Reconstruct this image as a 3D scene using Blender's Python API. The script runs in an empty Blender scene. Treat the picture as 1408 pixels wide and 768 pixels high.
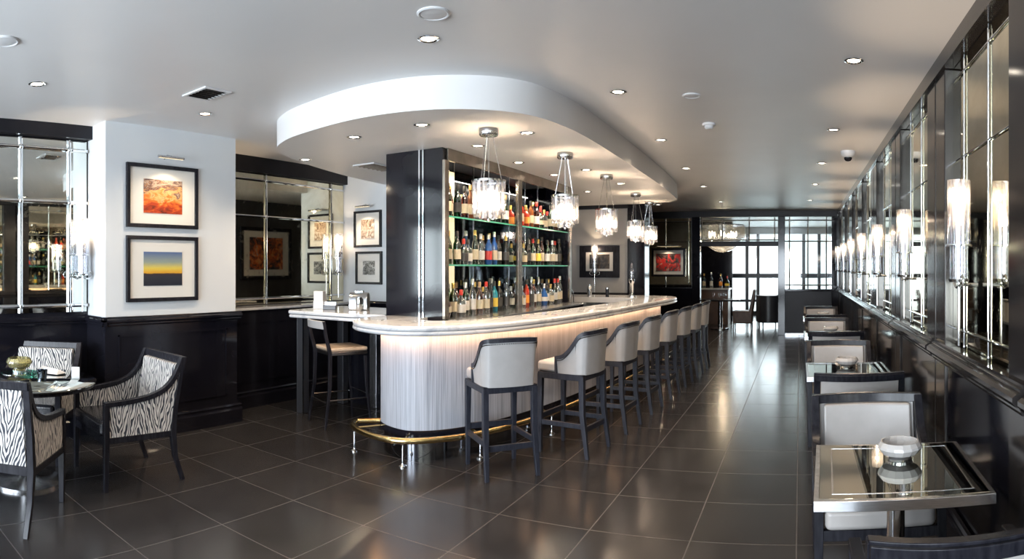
import bpy, bmesh, math, random
from math import sin, cos, pi, tan, atan2, hypot
from mathutils import Vector
random.seed(7)
sc = bpy.context.scene
COL = sc.collection
EYE, F, HY, VX = 1.55, 870.0, 367.0, 1100.0
CEIL, SOFF = 2.84, 2.61

def at(x, y, z):
    """the point of height z that the photo shows at pixel x, y"""
    d = (EYE - z) * F / (y - HY); a = (x - VX) / F
    return d * sin(a), d * cos(a)

# ------------------------------------------------------------------ materials
def mat(name, color=(.8, .8, .8), rough=.5, metal=0.0, spec=None, coat=0, trans=0, emit=None, estr=0, alpha=None, ior=None):
    m = bpy.data.materials.new(name); m.use_nodes = True
    b = m.node_tree.nodes['Principled BSDF']
    b.inputs['Base Color'].default_value = (*color, 1)
    b.inputs['Roughness'].default_value = rough
    b.inputs['Metallic'].default_value = metal
    if spec is not None: b.inputs['Specular IOR Level'].default_value = spec
    if coat: b.inputs['Coat Weight'].default_value = coat; b.inputs['Coat Roughness'].default_value = .03
    if trans: b.inputs['Transmission Weight'].default_value = trans
    if ior: b.inputs['IOR'].default_value = ior
    if emit: b.inputs['Emission Color'].default_value = (*emit, 1); b.inputs['Emission Strength'].default_value = estr
    return m
def nodes(m): return m.node_tree.nodes, m.node_tree.links, m.node_tree.nodes['Principled BSDF']
def ramp(N, stops, interp='LINEAR'):
    r = N.new('ShaderNodeValToRGB'); cr = r.color_ramp; cr.interpolation = interp
    while len(cr.elements) < len(stops): cr.elements.new(.5)
    for e, (p, c) in zip(cr.elements, stops):
        e.position = p; e.color = (*c, 1) if len(c) == 3 else c
    return r
def coords(N, L, kind='Object', scale=(1, 1, 1), loc=(0, 0, 0)):
    t = N.new('ShaderNodeTexCoord'); mp = N.new('ShaderNodeMapping')
    L.new(t.outputs[kind], mp.inputs[0]); mp.inputs['Scale'].default_value = scale; mp.inputs['Location'].default_value = loc
    return mp.outputs[0]
def noise(N, L, vec, scale, detail=3, rough=.5, dist=0):
    n = N.new('ShaderNodeTexNoise'); L.new(vec, n.inputs['Vector'])
    n.inputs['Scale'].default_value = scale; n.inputs['Detail'].default_value = detail
    n.inputs['Roughness'].default_value = rough; n.inputs['Distortion'].default_value = dist
    return n
def speckle(m, c1, c2, scale, detail=3, scl=(1, 1, 1), bump=0, kind='Object', p=(.35, .65), dist=0, rough=None):
    N, L, b = nodes(m); v = coords(N, L, kind, scl); n = noise(N, L, v, scale, detail, dist=dist)
    r = ramp(N, [(p[0], c1), (p[1], c2)]); L.new(n.outputs['Fac'], r.inputs[0]); L.new(r.outputs[0], b.inputs['Base Color'])
    if bump:
        bp = N.new('ShaderNodeBump'); bp.inputs['Strength'].default_value = bump; bp.inputs['Distance'].default_value = .004
        L.new(n.outputs['Fac'], bp.inputs['Height']); L.new(bp.outputs[0], b.inputs['Normal'])
    if rough:
        q = ramp(N, [(0, (rough[0],) * 3), (1, (rough[1],) * 3)]); L.new(n.outputs['Fac'], q.inputs[0]); L.new(q.outputs[0], b.inputs['Roughness'])
    return m
def thin_glass(name, tint, gloss=.12, rough=.03, milk=0, milk_col=(1, 1, 1)):
    m = bpy.data.materials.new(name); m.use_nodes = True; N = m.node_tree.nodes; L = m.node_tree.links; N.clear()
    out = N.new('ShaderNodeOutputMaterial'); tr = N.new('ShaderNodeBsdfTransparent'); tr.inputs[0].default_value = (*tint, 1)
    gl = N.new('ShaderNodeBsdfGlossy'); gl.inputs['Roughness'].default_value = rough; gl.inputs['Color'].default_value = (.95, .97, 1, 1)
    lw = N.new('ShaderNodeLayerWeight'); lw.inputs['Blend'].default_value = .35
    mr = N.new('ShaderNodeMapRange'); mr.inputs['To Min'].default_value = gloss; mr.inputs['To Max'].default_value = min(1, gloss + .75)
    L.new(lw.outputs['Facing'], mr.inputs[0])
    mx = N.new('ShaderNodeMixShader'); L.new(mr.outputs[0], mx.inputs[0]); L.new(tr.outputs[0], mx.inputs[1]); L.new(gl.outputs[0], mx.inputs[2])
    last = mx
    if milk:
        df = N.new('ShaderNodeBsdfTranslucent'); df.inputs[0].default_value = (*milk_col, 1)
        m2 = N.new('ShaderNodeMixShader'); m2.inputs[0].default_value = milk
        L.new(mx.outputs[0], m2.inputs[1]); L.new(df.outputs[0], m2.inputs[2]); last = m2
    L.new(last.outputs[0], out.inputs[0]); return m

M = {}
M['ceiling'] = speckle(mat('ceiling_paint', rough=.42, spec=.35), (.82, .82, .815), (.85, .85, .845), 1.2)
M['white'] = speckle(mat('white_wall_paint', rough=.6), (.74, .78, .81), (.77, .81, .83), 2)
M['black'] = speckle(mat('black_lacquer', rough=.10, spec=.4), (.006, .006, .010), (.012, .012, .017), 1.5)
M['bronze'] = speckle(mat('dark_bronze_lacquer', rough=.12, spec=.45), (.022, .020, .020), (.032, .028, .027), 2)
M['beam'] = speckle(mat('charcoal_satin_paint', rough=.45, spec=.3), (.010, .010, .014), (.015, .015, .02), 3)
M['greywall'] = speckle(mat('warm_grey_wall', rough=.6), (.40, .40, .39), (.44, .44, .43), 2)
M['darkgrey'] = speckle(mat('dark_grey_panel', rough=.35), (.035, .036, .042), (.045, .046, .052), 2)
M['chrome'] = mat('polished_chrome', (.82, .84, .86), .07, 1)
M['steel'] = speckle(mat('brushed_steel', rough=.24, metal=1), (.50, .51, .53), (.66, .67, .69), 30, scl=(1, 1, 40))
M['trimmetal'] = speckle(mat('bronze_metal_trim', rough=.25, metal=1), (.22, .19, .16), (.32, .28, .24), 6)
M['brass'] = speckle(mat('aged_brass', rough=.2, metal=1), (.62, .46, .20), (.78, .62, .32), 9)
M['blackwood'] = speckle(mat('black_stained_wood', rough=.24, spec=.22), (.010, .010, .014), (.022, .022, .028), 8, scl=(6, 6, 1))
M['stoolwood'] = speckle(mat('charcoal_stained_wood', rough=.38, spec=.35), (.016, .018, .027), (.030, .033, .046), 10, scl=(6, 6, 1), bump=.1)
M['greyleather'] = speckle(mat('pale_grey_leather', rough=.42), (.41, .41, .415), (.435, .435, .44), 12, bump=.03)
M['cream'] = speckle(mat('cream_leather', rough=.38), (.43, .405, .385), (.46, .435, .415), 12, bump=.03)
M['blackleather'] = speckle(mat('black_leather', rough=.24, coat=.15), (.012, .012, .016), (.02, .02, .026), 14, bump=.2)
M['tanwood'] = speckle(mat('pale_seat_pad', rough=.35), (.45, .34, .24), (.55, .44, .33), 8)
M['brownleather'] = speckle(mat('brown_leather', rough=.45), (.10, .06, .045), (.14, .085, .06), 12)
M['desk'] = speckle(mat('brown_desk_front', rough=.4), (.12, .075, .055), (.16, .10, .075), 4)
M['paper'] = mat('white_card', (.72, .73, .74), .5)
M['matboard'] = mat('picture_mount_board', (.80, .79, .74), .7)
M['white_plastic'] = mat('white_plastic', (.75, .76, .77), .35)
M['dark_hole'] = mat('dark_recess', (.02, .02, .02), .7)
M['glass'] = thin_glass('clear_glass', (.93, .96, .95), .06)
M['greenglass'] = thin_glass('green_edged_glass', (.25, .62, .48), .18)
M['crystal'] = thin_glass('crystal_bar_glass', (.84, .84, .87), .20, .06, .045)
M['tubeglass'] = thin_glass('smoked_tube_glass', (.84, .84, .87), .16, .05, .035)
M['frost'] = thin_glass('frosted_lamp_glass', (.92, .92, .92), .07, .1, .13)
M['amber'] = mat('amber_crystal', (.90, .82, .42), .05, trans=.85)
M['bowlglass'] = mat('white_crystal', (.88, .85, .82), .07, trans=.35)
M['warmglow'] = mat('warm_glow_strip', (1, .8, .6), .5, emit=(1, .60, .32), estr=6)
M['bulb'] = mat('warm_bulb', (1, .9, .8), .5, emit=(1, .74, .46), estr=14)
M['spot_lens'] = mat('downlight_lens', (1, 1, 1), .5, emit=(1, .88, .72), estr=9)
M['paleglow'] = mat('bulb_and_reflection_glow', (1, .9, .7), .5, emit=(1, .84, .52), estr=.55)  # for picture light bulbs and the painted reflection on the shelf back

def mirror_mat(name, c1, c2, rough=.015):
    m = mat(name, rough=rough, metal=1); N, L, b = nodes(m); v = coords(N, L, 'Object', (1, 1, 1))
    n = noise(N, L, v, 2.2, 6, .65, .6); r = ramp(N, [(.35, c2), (.6, c1)]); L.new(n.outputs['Fac'], r.inputs[0]); L.new(r.outputs[0], b.inputs['Base Color'])
    n2 = noise(N, L, v, 14, 5, .7); q = ramp(N, [(.55, (rough,) * 3), (.85, (.25,) * 3)]); L.new(n2.outputs['Fac'], q.inputs[0]); L.new(q.outputs[0], b.inputs['Roughness'])
    return m
M['mirror'] = mirror_mat('wall_mirror_glass', (.80, .83, .80), (.72, .76, .72))
M['antique'] = mirror_mat('antiqued_mirror_glass', (.92, .87, .70), (.74, .68, .50), .03)
M['tablemirror'] = mat('mirror_table_glass', (.62, .62, .56), .02, 1)
M['greenedge'] = mat('green_glass_edge', (.08, .42, .30), .15, coat=.5)
M['kick'] = mat('dark_steel_kick', (.26, .27, .30), .10, 1)
M['darkmirror'] = mat('smoked_mirror', (.10, .12, .15), .04, 1)

def floor_mat():
    m = mat('dark_floor_tile', rough=.2, spec=.45); N, L, b = nodes(m)
    v = coords(N, L, 'Object', (1, 1, 1), (0.02, -2.33 + .6 * 10, 0))
    br = N.new('ShaderNodeTexBrick'); L.new(v, br.inputs['Vector']); br.offset = 0; br.squash = 1
    br.inputs['Scale'].default_value = 1; br.inputs['Brick Width'].default_value = .6; br.inputs['Row Height'].default_value = .6
    br.inputs['Mortar Size'].default_value = .0035; br.inputs['Mortar Smooth'].default_value = .1; br.inputs['Bias'].default_value = 0
    br.inputs['Color1'].default_value = (.024, .0235, .025, 1); br.inputs['Color2'].default_value = (.030, .029, .030, 1)
    br.inputs['Mortar'].default_value = (.065, .062, .062, 1)
    n = noise(N, L, v, 3.5, 5, .6)
    mx = N.new('ShaderNodeMix'); mx.data_type = 'RGBA'; mx.blend_type = 'OVERLAY'; mx.inputs[0].default_value = .35
    L.new(br.outputs['Color'], mx.inputs[6]); L.new(n.outputs['Fac'], mx.inputs[7]); L.new(mx.outputs[2], b.inputs['Base Color'])
    mr = N.new('ShaderNodeMapRange'); mr.inputs['To Min'].default_value = .15; mr.inputs['To Max'].default_value = .24; L.new(n.outputs['Fac'], mr.inputs[0])
    ad = N.new('ShaderNodeMath'); ad.operation = 'ADD'; sc_ = N.new('ShaderNodeMath'); sc_.operation = 'MULTIPLY'; sc_.inputs[1].default_value = .3
    L.new(br.outputs['Fac'], sc_.inputs[0]); L.new(sc_.outputs[0], ad.inputs[0]); L.new(mr.outputs[0], ad.inputs[1]); L.new(ad.outputs[0], b.inputs['Roughness'])
    bp = N.new('ShaderNodeBump'); bp.inputs['Strength'].default_value = .25; bp.inputs['Distance'].default_value = .002; bp.invert = True
    L.new(br.outputs['Fac'], bp.inputs['Height']); L.new(bp.outputs[0], b.inputs['Normal'])
    return m
M['floor'] = floor_mat()

def flute_mat():
    m = mat('fluted_white_bar_front', rough=.5); N, L, b = nodes(m)
    v = coords(N, L, 'UV', (1, .012, 1)); n = noise(N, L, v, 85, 3, .75)
    n2 = noise(N, L, coords(N, L, 'UV', (1, .05, 1)), 12, 3, .6)
    ad = N.new('ShaderNodeMath'); ad.operation = 'MULTIPLY_ADD'; ad.inputs[1].default_value = .75; L.new(n.outputs['Fac'], ad.inputs[0])
    s = N.new('ShaderNodeMath'); s.operation = 'MULTIPLY'; s.inputs[1].default_value = .25; L.new(n2.outputs['Fac'], s.inputs[0]); L.new(s.outputs[0], ad.inputs[2])
    r = ramp(N, [(.34, (.22, .24, .29)), (.47, (.42, .45, .51)), (.6, (.56, .59, .66))]); L.new(ad.outputs[0], r.inputs[0]); L.new(r.outputs[0], b.inputs['Base Color'])
    bp = N.new('ShaderNodeBump'); bp.inputs['Strength'].default_value = .4; bp.inputs['Distance'].default_value = .004
    L.new(n.outputs['Fac'], bp.inputs['Height']); L.new(bp.outputs[0], b.inputs['Normal']); return m
M['flute'] = flute_mat()

def marble_mat(name, c1, c2, rough=.12):
    m = mat(name, rough=rough, coat=.3); N, L, b = nodes(m); v = coords(N, L, 'Object', (1, 1, 1))
    n = noise(N, L, v, 1.6, 8, .62, 2.5); r = ramp(N, [(.38, c2), (.47, c1), (.53, c1), (.7, tuple(x * .93 for x in c1))])
    L.new(n.outputs['Fac'], r.inputs[0]); L.new(r.outputs[0], b.inputs['Base Color']); return m
M['marble'] = marble_mat('white_marble', (.66, .67, .69), (.48, .50, .54))

def zebra_mat():
    m = mat('zebra_fabric', rough=.75); N, L, b = nodes(m)
    t = N.new('ShaderNodeTexCoord'); s = N.new('ShaderNodeSeparateXYZ'); L.new(t.outputs['Object'], s.inputs[0])
    def mth(op, a, bb=None, v=None):
        q = N.new('ShaderNodeMath'); q.operation = op
        L.new(a, q.inputs[0])
        if bb is not None: L.new(bb, q.inputs[1])
        if v is not None: q.inputs[1].default_value = v
        return q.outputs[0]
    u = mth('ADD', s.outputs[0], s.outputs[1]); u = mth('ADD', u, v=3.0)
    w = mth('PINGPONG', u, v=.15)
    zz = mth('MULTIPLY', s.outputs[2], v=.24)
    w2 = mth('ADD', w, zz)
    c = N.new('ShaderNodeCombineXYZ'); L.new(w2, c.inputs[0]); L.new(u, c.inputs[1]); zq = mth('MULTIPLY', s.outputs[2], v=.5); L.new(zq, c.inputs[2])
    wv = N.new('ShaderNodeTexWave'); wv.wave_type = 'BANDS'; wv.bands_direction = 'X'; L.new(c.outputs[0], wv.inputs[0])
    wv.inputs['Scale'].default_value = 15.5; wv.inputs['Distortion'].default_value = 6.5; wv.inputs['Detail'].default_value = 1.2; wv.inputs['Detail Scale'].default_value = 1.5
    r = ramp(N, [(.36, (.035, .04, .055)), (.5, (.62, .60, .57))]); L.new(wv.outputs['Fac'], r.inputs[0]); L.new(r.outputs[0], b.inputs['Base Color'])
    bp = N.new('ShaderNodeBump'); bp.inputs['Strength'].default_value = .3; bp.inputs['Distance'].default_value = .003
    L.new(wv.outputs['Fac'], bp.inputs['Height']); L.new(bp.outputs[0], b.inputs['Normal'])
    return m
M['zebra'] = zebra_mat()

# picture faces: local x across, z up, centred on the picture
def art_mat(name, kind, h):
    m = mat(name, rough=.35); N, L, b = nodes(m)
    t = N.new('ShaderNodeTexCoord'); s = N.new('ShaderNodeSeparateXYZ'); L.new(t.outputs['Object'], s.inputs[0])
    mr = N.new('ShaderNodeMapRange'); L.new(s.outputs[2], mr.inputs[0]); mr.inputs['From Min'].default_value = -h / 2; mr.inputs['From Max'].default_value = h / 2
    vec = t.outputs['Object']
    if kind == 'sea_sunset':
        n = noise(N, L, coords(N, L, 'Object', (2, 1, 14)), 6, 4)
        a = N.new('ShaderNodeMath'); a.operation = 'MULTIPLY_ADD'; a.inputs[1].default_value = .06; L.new(n.outputs['Fac'], a.inputs[0]); L.new(mr.outputs[0], a.inputs[2])
        r = ramp(N, [(0, (.01, .015, .03)), (.30, (.03, .035, .05)), (.385, (.05, .03, .03)), (.40, (.75, .38, .03)), (.55, (.72, .58, .10)), (.72, (.30, .36, .30)), (1, (.10, .16, .32))])
        L.new(a.outputs[0], r.inputs[0])
    elif kind == 'cloud_sunset':
        n = noise(N, L, coords(N, L, 'Object', (1, 1, 2.2)), 9, 6, .6, .8)
        a = N.new('ShaderNodeMath'); a.operation = 'MULTIPLY_ADD'; a.inputs[1].default_value = .9; L.new(n.outputs['Fac'], a.inputs[0])
        q = N.new('ShaderNodeMath'); q.operation = 'MULTIPLY'; q.inputs[1].default_value = .45; L.new(mr.outputs[0], q.inputs[0]); L.new(q.outputs[0], a.inputs[2])
        r = ramp(N, [(.30, (.03, .008, .008)), (.48, (.45, .05, .015)), (.62, (.80, .20, .03)), (.72, (.85, .45, .20)), (.80, (.12, .05, .04)), (.9, (.55, .40, .30)), (1, (.10, .05, .05))])
        L.new(a.outputs[0], r.inputs[0])
    else:
        n = noise(N, L, coords(N, L, 'Object', (1, 1, 1)), {'red': 5, 'coral': 7, 'sepia': 12, 'mono': 26, 'dark': 8}[kind], 4, .6, 1.5)
        st = {'red': [(.40, (.02, .01, .01)), (.48, (.10, .07, .07)), (.53, (.50, .02, .02)), (.60, (.60, .05, .04)), (.66, (.45, .38, .32))],
              'coral': [(.38, (.02, .02, .025)), (.47, (.22, .06, .03)), (.54, (.75, .14, .03)), (.62, (.80, .35, .12)), (.7, (.25, .32, .38))],
              'sepia': [(.35, (.08, .04, .02)), (.5, (.45, .33, .25)), (.6, (.75, .68, .60))],
              'mono': [(.42, (.01, .01, .01)), (.55, (.30, .30, .30)), (.62, (.65, .65, .65))],
              'dark': [(.35, (.01, .01, .01)), (.55, (.06, .05, .04)), (.7, (.18, .13, .09))]}[kind]
        r = ramp(N, st); L.new(n.outputs['Fac'], r.inputs[0])
    L.new(r.outputs[0], b.inputs['Base Color']); return m

# ------------------------------------------------------------------ mesh builder
class MB:
    def __init__(s): s.v = []; s.f = []; s.uv = {}; s.smooth = False
    def add(s, vs, fs):
        o = len(s.v); s.v += [tuple(p) for p in vs]; s.f += [tuple(i + o for i in f) for f in fs]; return s
    def box(s, x0, x1, y0, y1, z0, z1):
        return s.add([(x0, y0, z0), (x1, y0, z0), (x1, y1, z0), (x0, y1, z0), (x0, y0, z1), (x1, y0, z1), (x1, y1, z1), (x0, y1, z1)],
                     [(0, 3, 2, 1), (4, 5, 6, 7), (0, 1, 5, 4), (1, 2, 6, 5), (2, 3, 7, 6), (3, 0, 4, 7)])
    def taper(s, p0, w0, p1, w1):
        """square bar from p0 to p1 with half widths (x, y) at each end"""
        vs = []
        for (p, w) in ((p0, w0), (p1, w1)):
            for sx, sy in ((-1, -1), (1, -1), (1, 1), (-1, 1)): vs.append((p[0] + sx * w[0], p[1] + sy * w[1], p[2]))
        if p1[2] < p0[2]: vs = vs[4:] + vs[:4]
        return s.add(vs, [(0, 3, 2, 1), (4, 5, 6, 7), (0, 1, 5, 4), (1, 2, 6, 5), (2, 3, 7, 6), (3, 0, 4, 7)])
    def bars(s, pts, ws):
        """continuous square leg through pts with half widths"""
        vs = []; fs = []
        for p, w in zip(pts, ws):
            for sx, sy in ((-1, -1), (1, -1), (1, 1), (-1, 1)): vs.append((p[0] + sx * w[0], p[1] + sy * w[1], p[2]))
        n = len(pts)
        for i in range(n - 1):
            for k in range(4):
                a = i * 4 + k; b = i * 4 + (k + 1) % 4; fs.append((a, b, b + 4, a + 4))
        fs.append((3, 2, 1, 0)); e = (n - 1) * 4; fs.append((e, e + 1, e + 2, e + 3))
        return s.add(vs, fs)
    def prism(s, pts, z0, z1):
        n = len(pts); ar = sum(pts[i][0] * pts[(i + 1) % n][1] - pts[(i + 1) % n][0] * pts[i][1] for i in range(n))
        if ar < 0: pts = pts[::-1]
        return s.add([(x, y, z0) for x, y in pts] + [(x, y, z1) for x, y in pts],
                     [tuple(range(n))[::-1], tuple(range(n, 2 * n))] + [(i, (i + 1) % n, (i + 1) % n + n, i + n) for i in range(n)])
    def side(s, pts, x0, x1):
        """outline in (y, z) pulled along x"""
        n = len(pts)
        return s.add([(x0, y, z) for y, z in pts] + [(x1, y, z) for y, z in pts],
                     [tuple(range(n))[::-1], tuple(range(n, 2 * n))] + [(i, (i + 1) % n, (i + 1) % n + n, i + n) for i in range(n)])
    def lathe(s, prof, c=(0, 0, 0), seg=24, close=False):
        vs = []; fs = []; n = len(prof); s.smooth = True
        for k in range(seg):
            a = 2 * pi * k / seg
            for r, z in prof: vs.append((c[0] + r * cos(a), c[1] + r * sin(a), c[2] + z))
        for k in range(seg):
            q = (k + 1) % seg
            for i in range(n - 1): fs.append((k * n + i, q * n + i, q * n + i + 1, k * n + i + 1))
            if close: fs.append((k * n + n - 1, q * n + n - 1, q * n, k * n))
        if not close:
            if prof[0][0] > 1e-5: fs.append(tuple(k * n for k in range(seg))[::-1])
            if prof[-1][0] > 1e-5: fs.append(tuple(k * n + n - 1 for k in range(seg)))
        return s.add(vs, fs)
    def tube(s, path, r, seg=8, closed=False):
        path = [Vector(p) for p in path]; n = len(path); s.smooth = True; vs = []; fs = []
        up = None
        for i, p in enumerate(path):
            a = path[(i - 1) % n] if (closed or i) else p; b = path[(i + 1) % n] if (closed or i < n - 1) else p
            t = (b - a).normalized()
            if up is None:
                up = Vector((0, 0, 1)) if abs(t.z) < .9 else Vector((1, 0, 0))
            u = t.cross(up); u = u.normalized() if u.length > 1e-4 else t.orthogonal().normalized(); w = u.cross(t).normalized(); up = w
            for k in range(seg):
                g = 2 * pi * k / seg; vs.append(p + (u * cos(g) + w * sin(g)) * r)
        for i in range(n if closed else n - 1):
            for k in range(seg):
                a = i * seg + k; b = i * seg + (k + 1) % seg; c = ((i + 1) % n) * seg
                fs.append((a, b, c + (k + 1) % seg, c + k))
        if not closed: fs.append(tuple(range(seg))[::-1]); fs.append(tuple(range((n - 1) * seg, n * seg)))
        return s.add(vs, fs)
    def strip(s, secs, closed_sec=True, uv=None):
        """sweep: a list of cross sections with the same number of points"""
        n = len(secs[0]); o = len(s.v); fs = []
        vs = [p for sec in secs for p in sec]
        for i in range(len(secs) - 1):
            for k in range(n if closed_sec else n - 1):
                a = i * n + k; b = i * n + (k + 1) % n; fs.append((a, b, b + n, a + n))
        if closed_sec: fs.append(tuple(range(n))[::-1]); e = (len(secs) - 1) * n; fs.append(tuple(range(e, e + n)))
        return s.add(vs, fs)
    def build(s, name, m, parent=None, bevel=0, seg=2, sub=0, smooth=None, uvfn=None):
        me = bpy.data.meshes.new(name); me.from_pydata(s.v, [], s.f); me.update()
        bm = bmesh.new(); bm.from_mesh(me); bmesh.ops.recalc_face_normals(bm, faces=bm.faces); bm.to_mesh(me); bm.free()
        me.materials.append(m)
        if (s.smooth if smooth is None else smooth) or bevel:
            me.polygons.foreach_set('use_smooth', [True] * len(me.polygons)); me.set_sharp_from_angle(angle=.75)
        if uvfn:
            l = me.uv_layers.new(name='UVMap')
            for lp in me.loops: l.data[lp.index].uv = uvfn(me.vertices[lp.vertex_index].co, lp.vertex_index)
        o = bpy.data.objects.new(name, me); COL.objects.link(o)
        if parent: o.parent = parent
        if bevel:
            b = o.modifiers.new('Bevel', 'BEVEL'); b.width = bevel; b.segments = seg; b.limit_method = 'ANGLE'; b.angle_limit = .7
            b.harden_normals = True
        if sub:
            q = o.modifiers.new('Subsurf', 'SUBSURF'); q.levels = q.render_levels = sub
        return o

def spline(pts, n=6, closed=False):
    pts = [Vector(p) for p in pts]; out = []; N = len(pts)
    for i in range(N if closed else N - 1):
        g = lambda k: pts[k % N] if closed else pts[max(0, min(N - 1, k))]
        p0, p1, p2, p3 = g(i - 1), g(i), g(i + 1), g(i + 2)
        for j in range(n):
            t = j / n
            out.append(.5 * ((2 * p1) + (p2 - p0) * t + (2 * p0 - 5 * p1 + 4 * p2 - p3) * t * t + (3 * p1 - p0 - 3 * p2 + p3) * t ** 3))
    if not closed: out.append(pts[-1])
    return out

def thing(name, label, cat, loc=(0, 0, 0), rotz=0, group=None):
    o = bpy.data.objects.new(name, None); COL.objects.link(o); o.empty_display_size = .1
    o.location = loc; o.rotation_euler = (0, 0, rotz); o['label'] = label; o['category'] = cat
    if group: o['group'] = group
    return o
def tag(o, label, cat, group=None, kind=None):
    o['label'] = label; o['category'] = cat
    if group: o['group'] = group
    if kind: o['kind'] = kind
    return o
def struct(o, label=None):
    o['kind'] = 'structure'
    if label: o['label'] = label
    return o
def dup(root, loc, rotz, label=None, group=None):
    kids = {}
    for ob in list(COL.objects):
        if ob.parent: kids.setdefault(ob.parent.name, []).append(ob)
    r = root.copy(); COL.objects.link(r); r.location = loc; r.rotation_euler = (0, 0, rotz)
    if label: r['label'] = label
    if group: r['group'] = group
    for ch in kids.get(root.name, []):
        c = ch.copy(); COL.objects.link(c); c.parent = r
        for g in kids.get(ch.name, []):
            d = g.copy(); COL.objects.link(d); d.parent = c
    return r
ORD = ['first', 'second', 'third', 'fourth', 'fifth', 'sixth', 'seventh', 'eighth', 'ninth', 'tenth', 'eleventh', 'twelfth', 'thirteenth', 'fourteenth', 'fifteenth']

# ------------------------------------------------------------------ the setting
YB, YF = -3.2, 20.6                      # wall behind the viewpoint, far window wall
XR = .86                                 # face of the right wall's pilasters
struct(MB().box(-7.2, 1.3, YB - .2, YF + .3, -.15, 0).build('floor', M['floor']))
struct(MB().box(-7.2, 1.3, YB - .2, YF + .3, CEIL, CEIL + .2).build('ceiling', M['ceiling']))

# curved dropped ceiling above the bar
SP = [(-4.95, 6.3), (-4.85, 5.6), (-4.64, 4.8), (-4.42, 4.22), (-4.19, 3.86), (-3.9, 3.66), (-3.57, 3.55), (-2.96, 3.46), (-2.45, 3.52), (-2.07, 3.72), (-1.85, 3.98),
      (-1.75, 4.34), (-1.71, 4.95), (-1.74, 6.5), (-1.80, 8.2), (-1.88, 9.4), (-1.95, 9.85), (-2.2, 10.15), (-2.7, 10.3)]
sp = [(-5.0, 6.6)] + [(p.x, p.y) for p in spline([(a, b, 0) for a, b in SP], 6)] + [(-5.64, 10.3), (-5.64, 6.6)]
struct(MB().prism(sp, SOFF, CEIL).build('trim_soffit', M['ceiling'], smooth=True))

# left wall: recess with mirror, pillar, recess with mirror, return wall
struct(MB().box(-5.6, -5.32, YB, 2.54, 0, CEIL).build('wall_left', M['black']))
struct(MB().box(-5.7, -4.96, 2.54, 4.0, 1.09, CEIL).build('wall_pillar', M['white']))
struct(MB().box(-5.7, -4.95, 2.53, 4.01, 0, 1.09).build('wall_pillar_dado', M['black']))
struct(MB().box(-5.95, -5.68, 4.0, 6.6, 0, CEIL).build('wall_left_recess', M['darkgrey']))
struct(MB().box(-5.68, -5.36, 4.01, 6.5, 0, 1.07).build('wall_recess_dado', M['black']))
struct(MB().box(-5.68, -5.34, 4.01, 6.45, 1.07, 1.10).build('trim_recess_sill', M['marble'], bevel=.006))
struct(MB().box(-5.7, -4.85, 6.45, 6.75, 1.09, CEIL).build('wall_return', M['white']))
struct(MB().box(-5.7, -4.84, 6.44, 6.76, 0, 1.09).build('wall_return_dado', M['black']))
struct(MB().box(-5.32, -5.22, YB, 2.54, 2.72, CEIL).build('trim_beam_left', M['beam']))
struct(MB().box(-5.68, -5.60, 4.0, 6.45, 2.66, CEIL).build('trim_beam_recess', M['beam']))
def rail_x(name, x, y0, y1, z, m, out=.04):
    """chair rail moulding running along y on a wall that faces +x (out > 0) or -x"""
    q = 1 if out > 0 else -1; o = abs(out)
    prof = [(0, -.055), (o * .35, -.055), (o * .5, -.04), (o * .5, -.03), (o * .9, -.022), (o, -.01), (o, .004), (o * .7, .012), (o * .55, .018), (o * .55, .03), (0, .03)]
    mb = MB(); mb.strip([[(x + q * a, y, z + b) for a, b in prof] for y in (y0, y1)])
    return struct(mb.build(name, m))
def rail_y(name, y, x0, x1, z, m, o=.04):
    prof = [(0, -.055), (o * .35, -.055), (o * .5, -.04), (o * .5, -.03), (o * .9, -.022), (o, -.01), (o, .004), (o * .7, .012), (o * .55, .018), (o * .55, .03), (0, .03)]
    mb = MB(); mb.strip([[(x, y - a, z + b) for a, b in prof] for x in (x0, x1)])
    return struct(mb.build(name, m))
rail_x('trim_rail_left', -5.32, YB, 2.53, 1.08, M['black'])
rail_x('trim_rail_pillar', -4.95, 2.49, 4.05, 1.08, M['black'])
rail_y('trim_rail_pillar_side', 2.53, -5.32, -4.91, 1.08, M['black'])
rail_y('trim_rail_return', 6.44, -5.34, -4.84, 1.08, M['black'])
def skirt_x(name, x, y0, y1, q=1):
    prof = [(0, 0), (.04, 0), (.04, .13), (.032, .145), (.022, .15), (.022, .165), (.03, .172), (.018, .185), (0, .19)]
    mb = MB(); mb.strip([[(x + q * a, y, b) for a, b in prof] for y in (y0, y1)])
    return struct(mb.build(name, M['black']))
skirt_x('baseboard_left', -5.32, YB, 2.53)
skirt_x('baseboard_pillar', -4.95, 2.49, 4.05)
skirt_x('baseboard_recess', -5.36, 4.01, 6.44)
# dado panel mouldings of the pillar and the recess
for nm, x, y0, y1 in (('trim_pillar_panel', -4.95, 2.66, 3.88), ('trim_recess_panel', -5.36, 4.2, 6.3)):
    mb = MB()
    for (a, b, c, d) in ((y0, y1, .93, .945), (y0, y1, .28, .295), (y0, y0 + .015, .28, .945), (y1 - .015, y1, .28, .945)): mb.box(x, x + .010, a, b, c, d)
    struct(mb.build(nm, M['black']))
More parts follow.
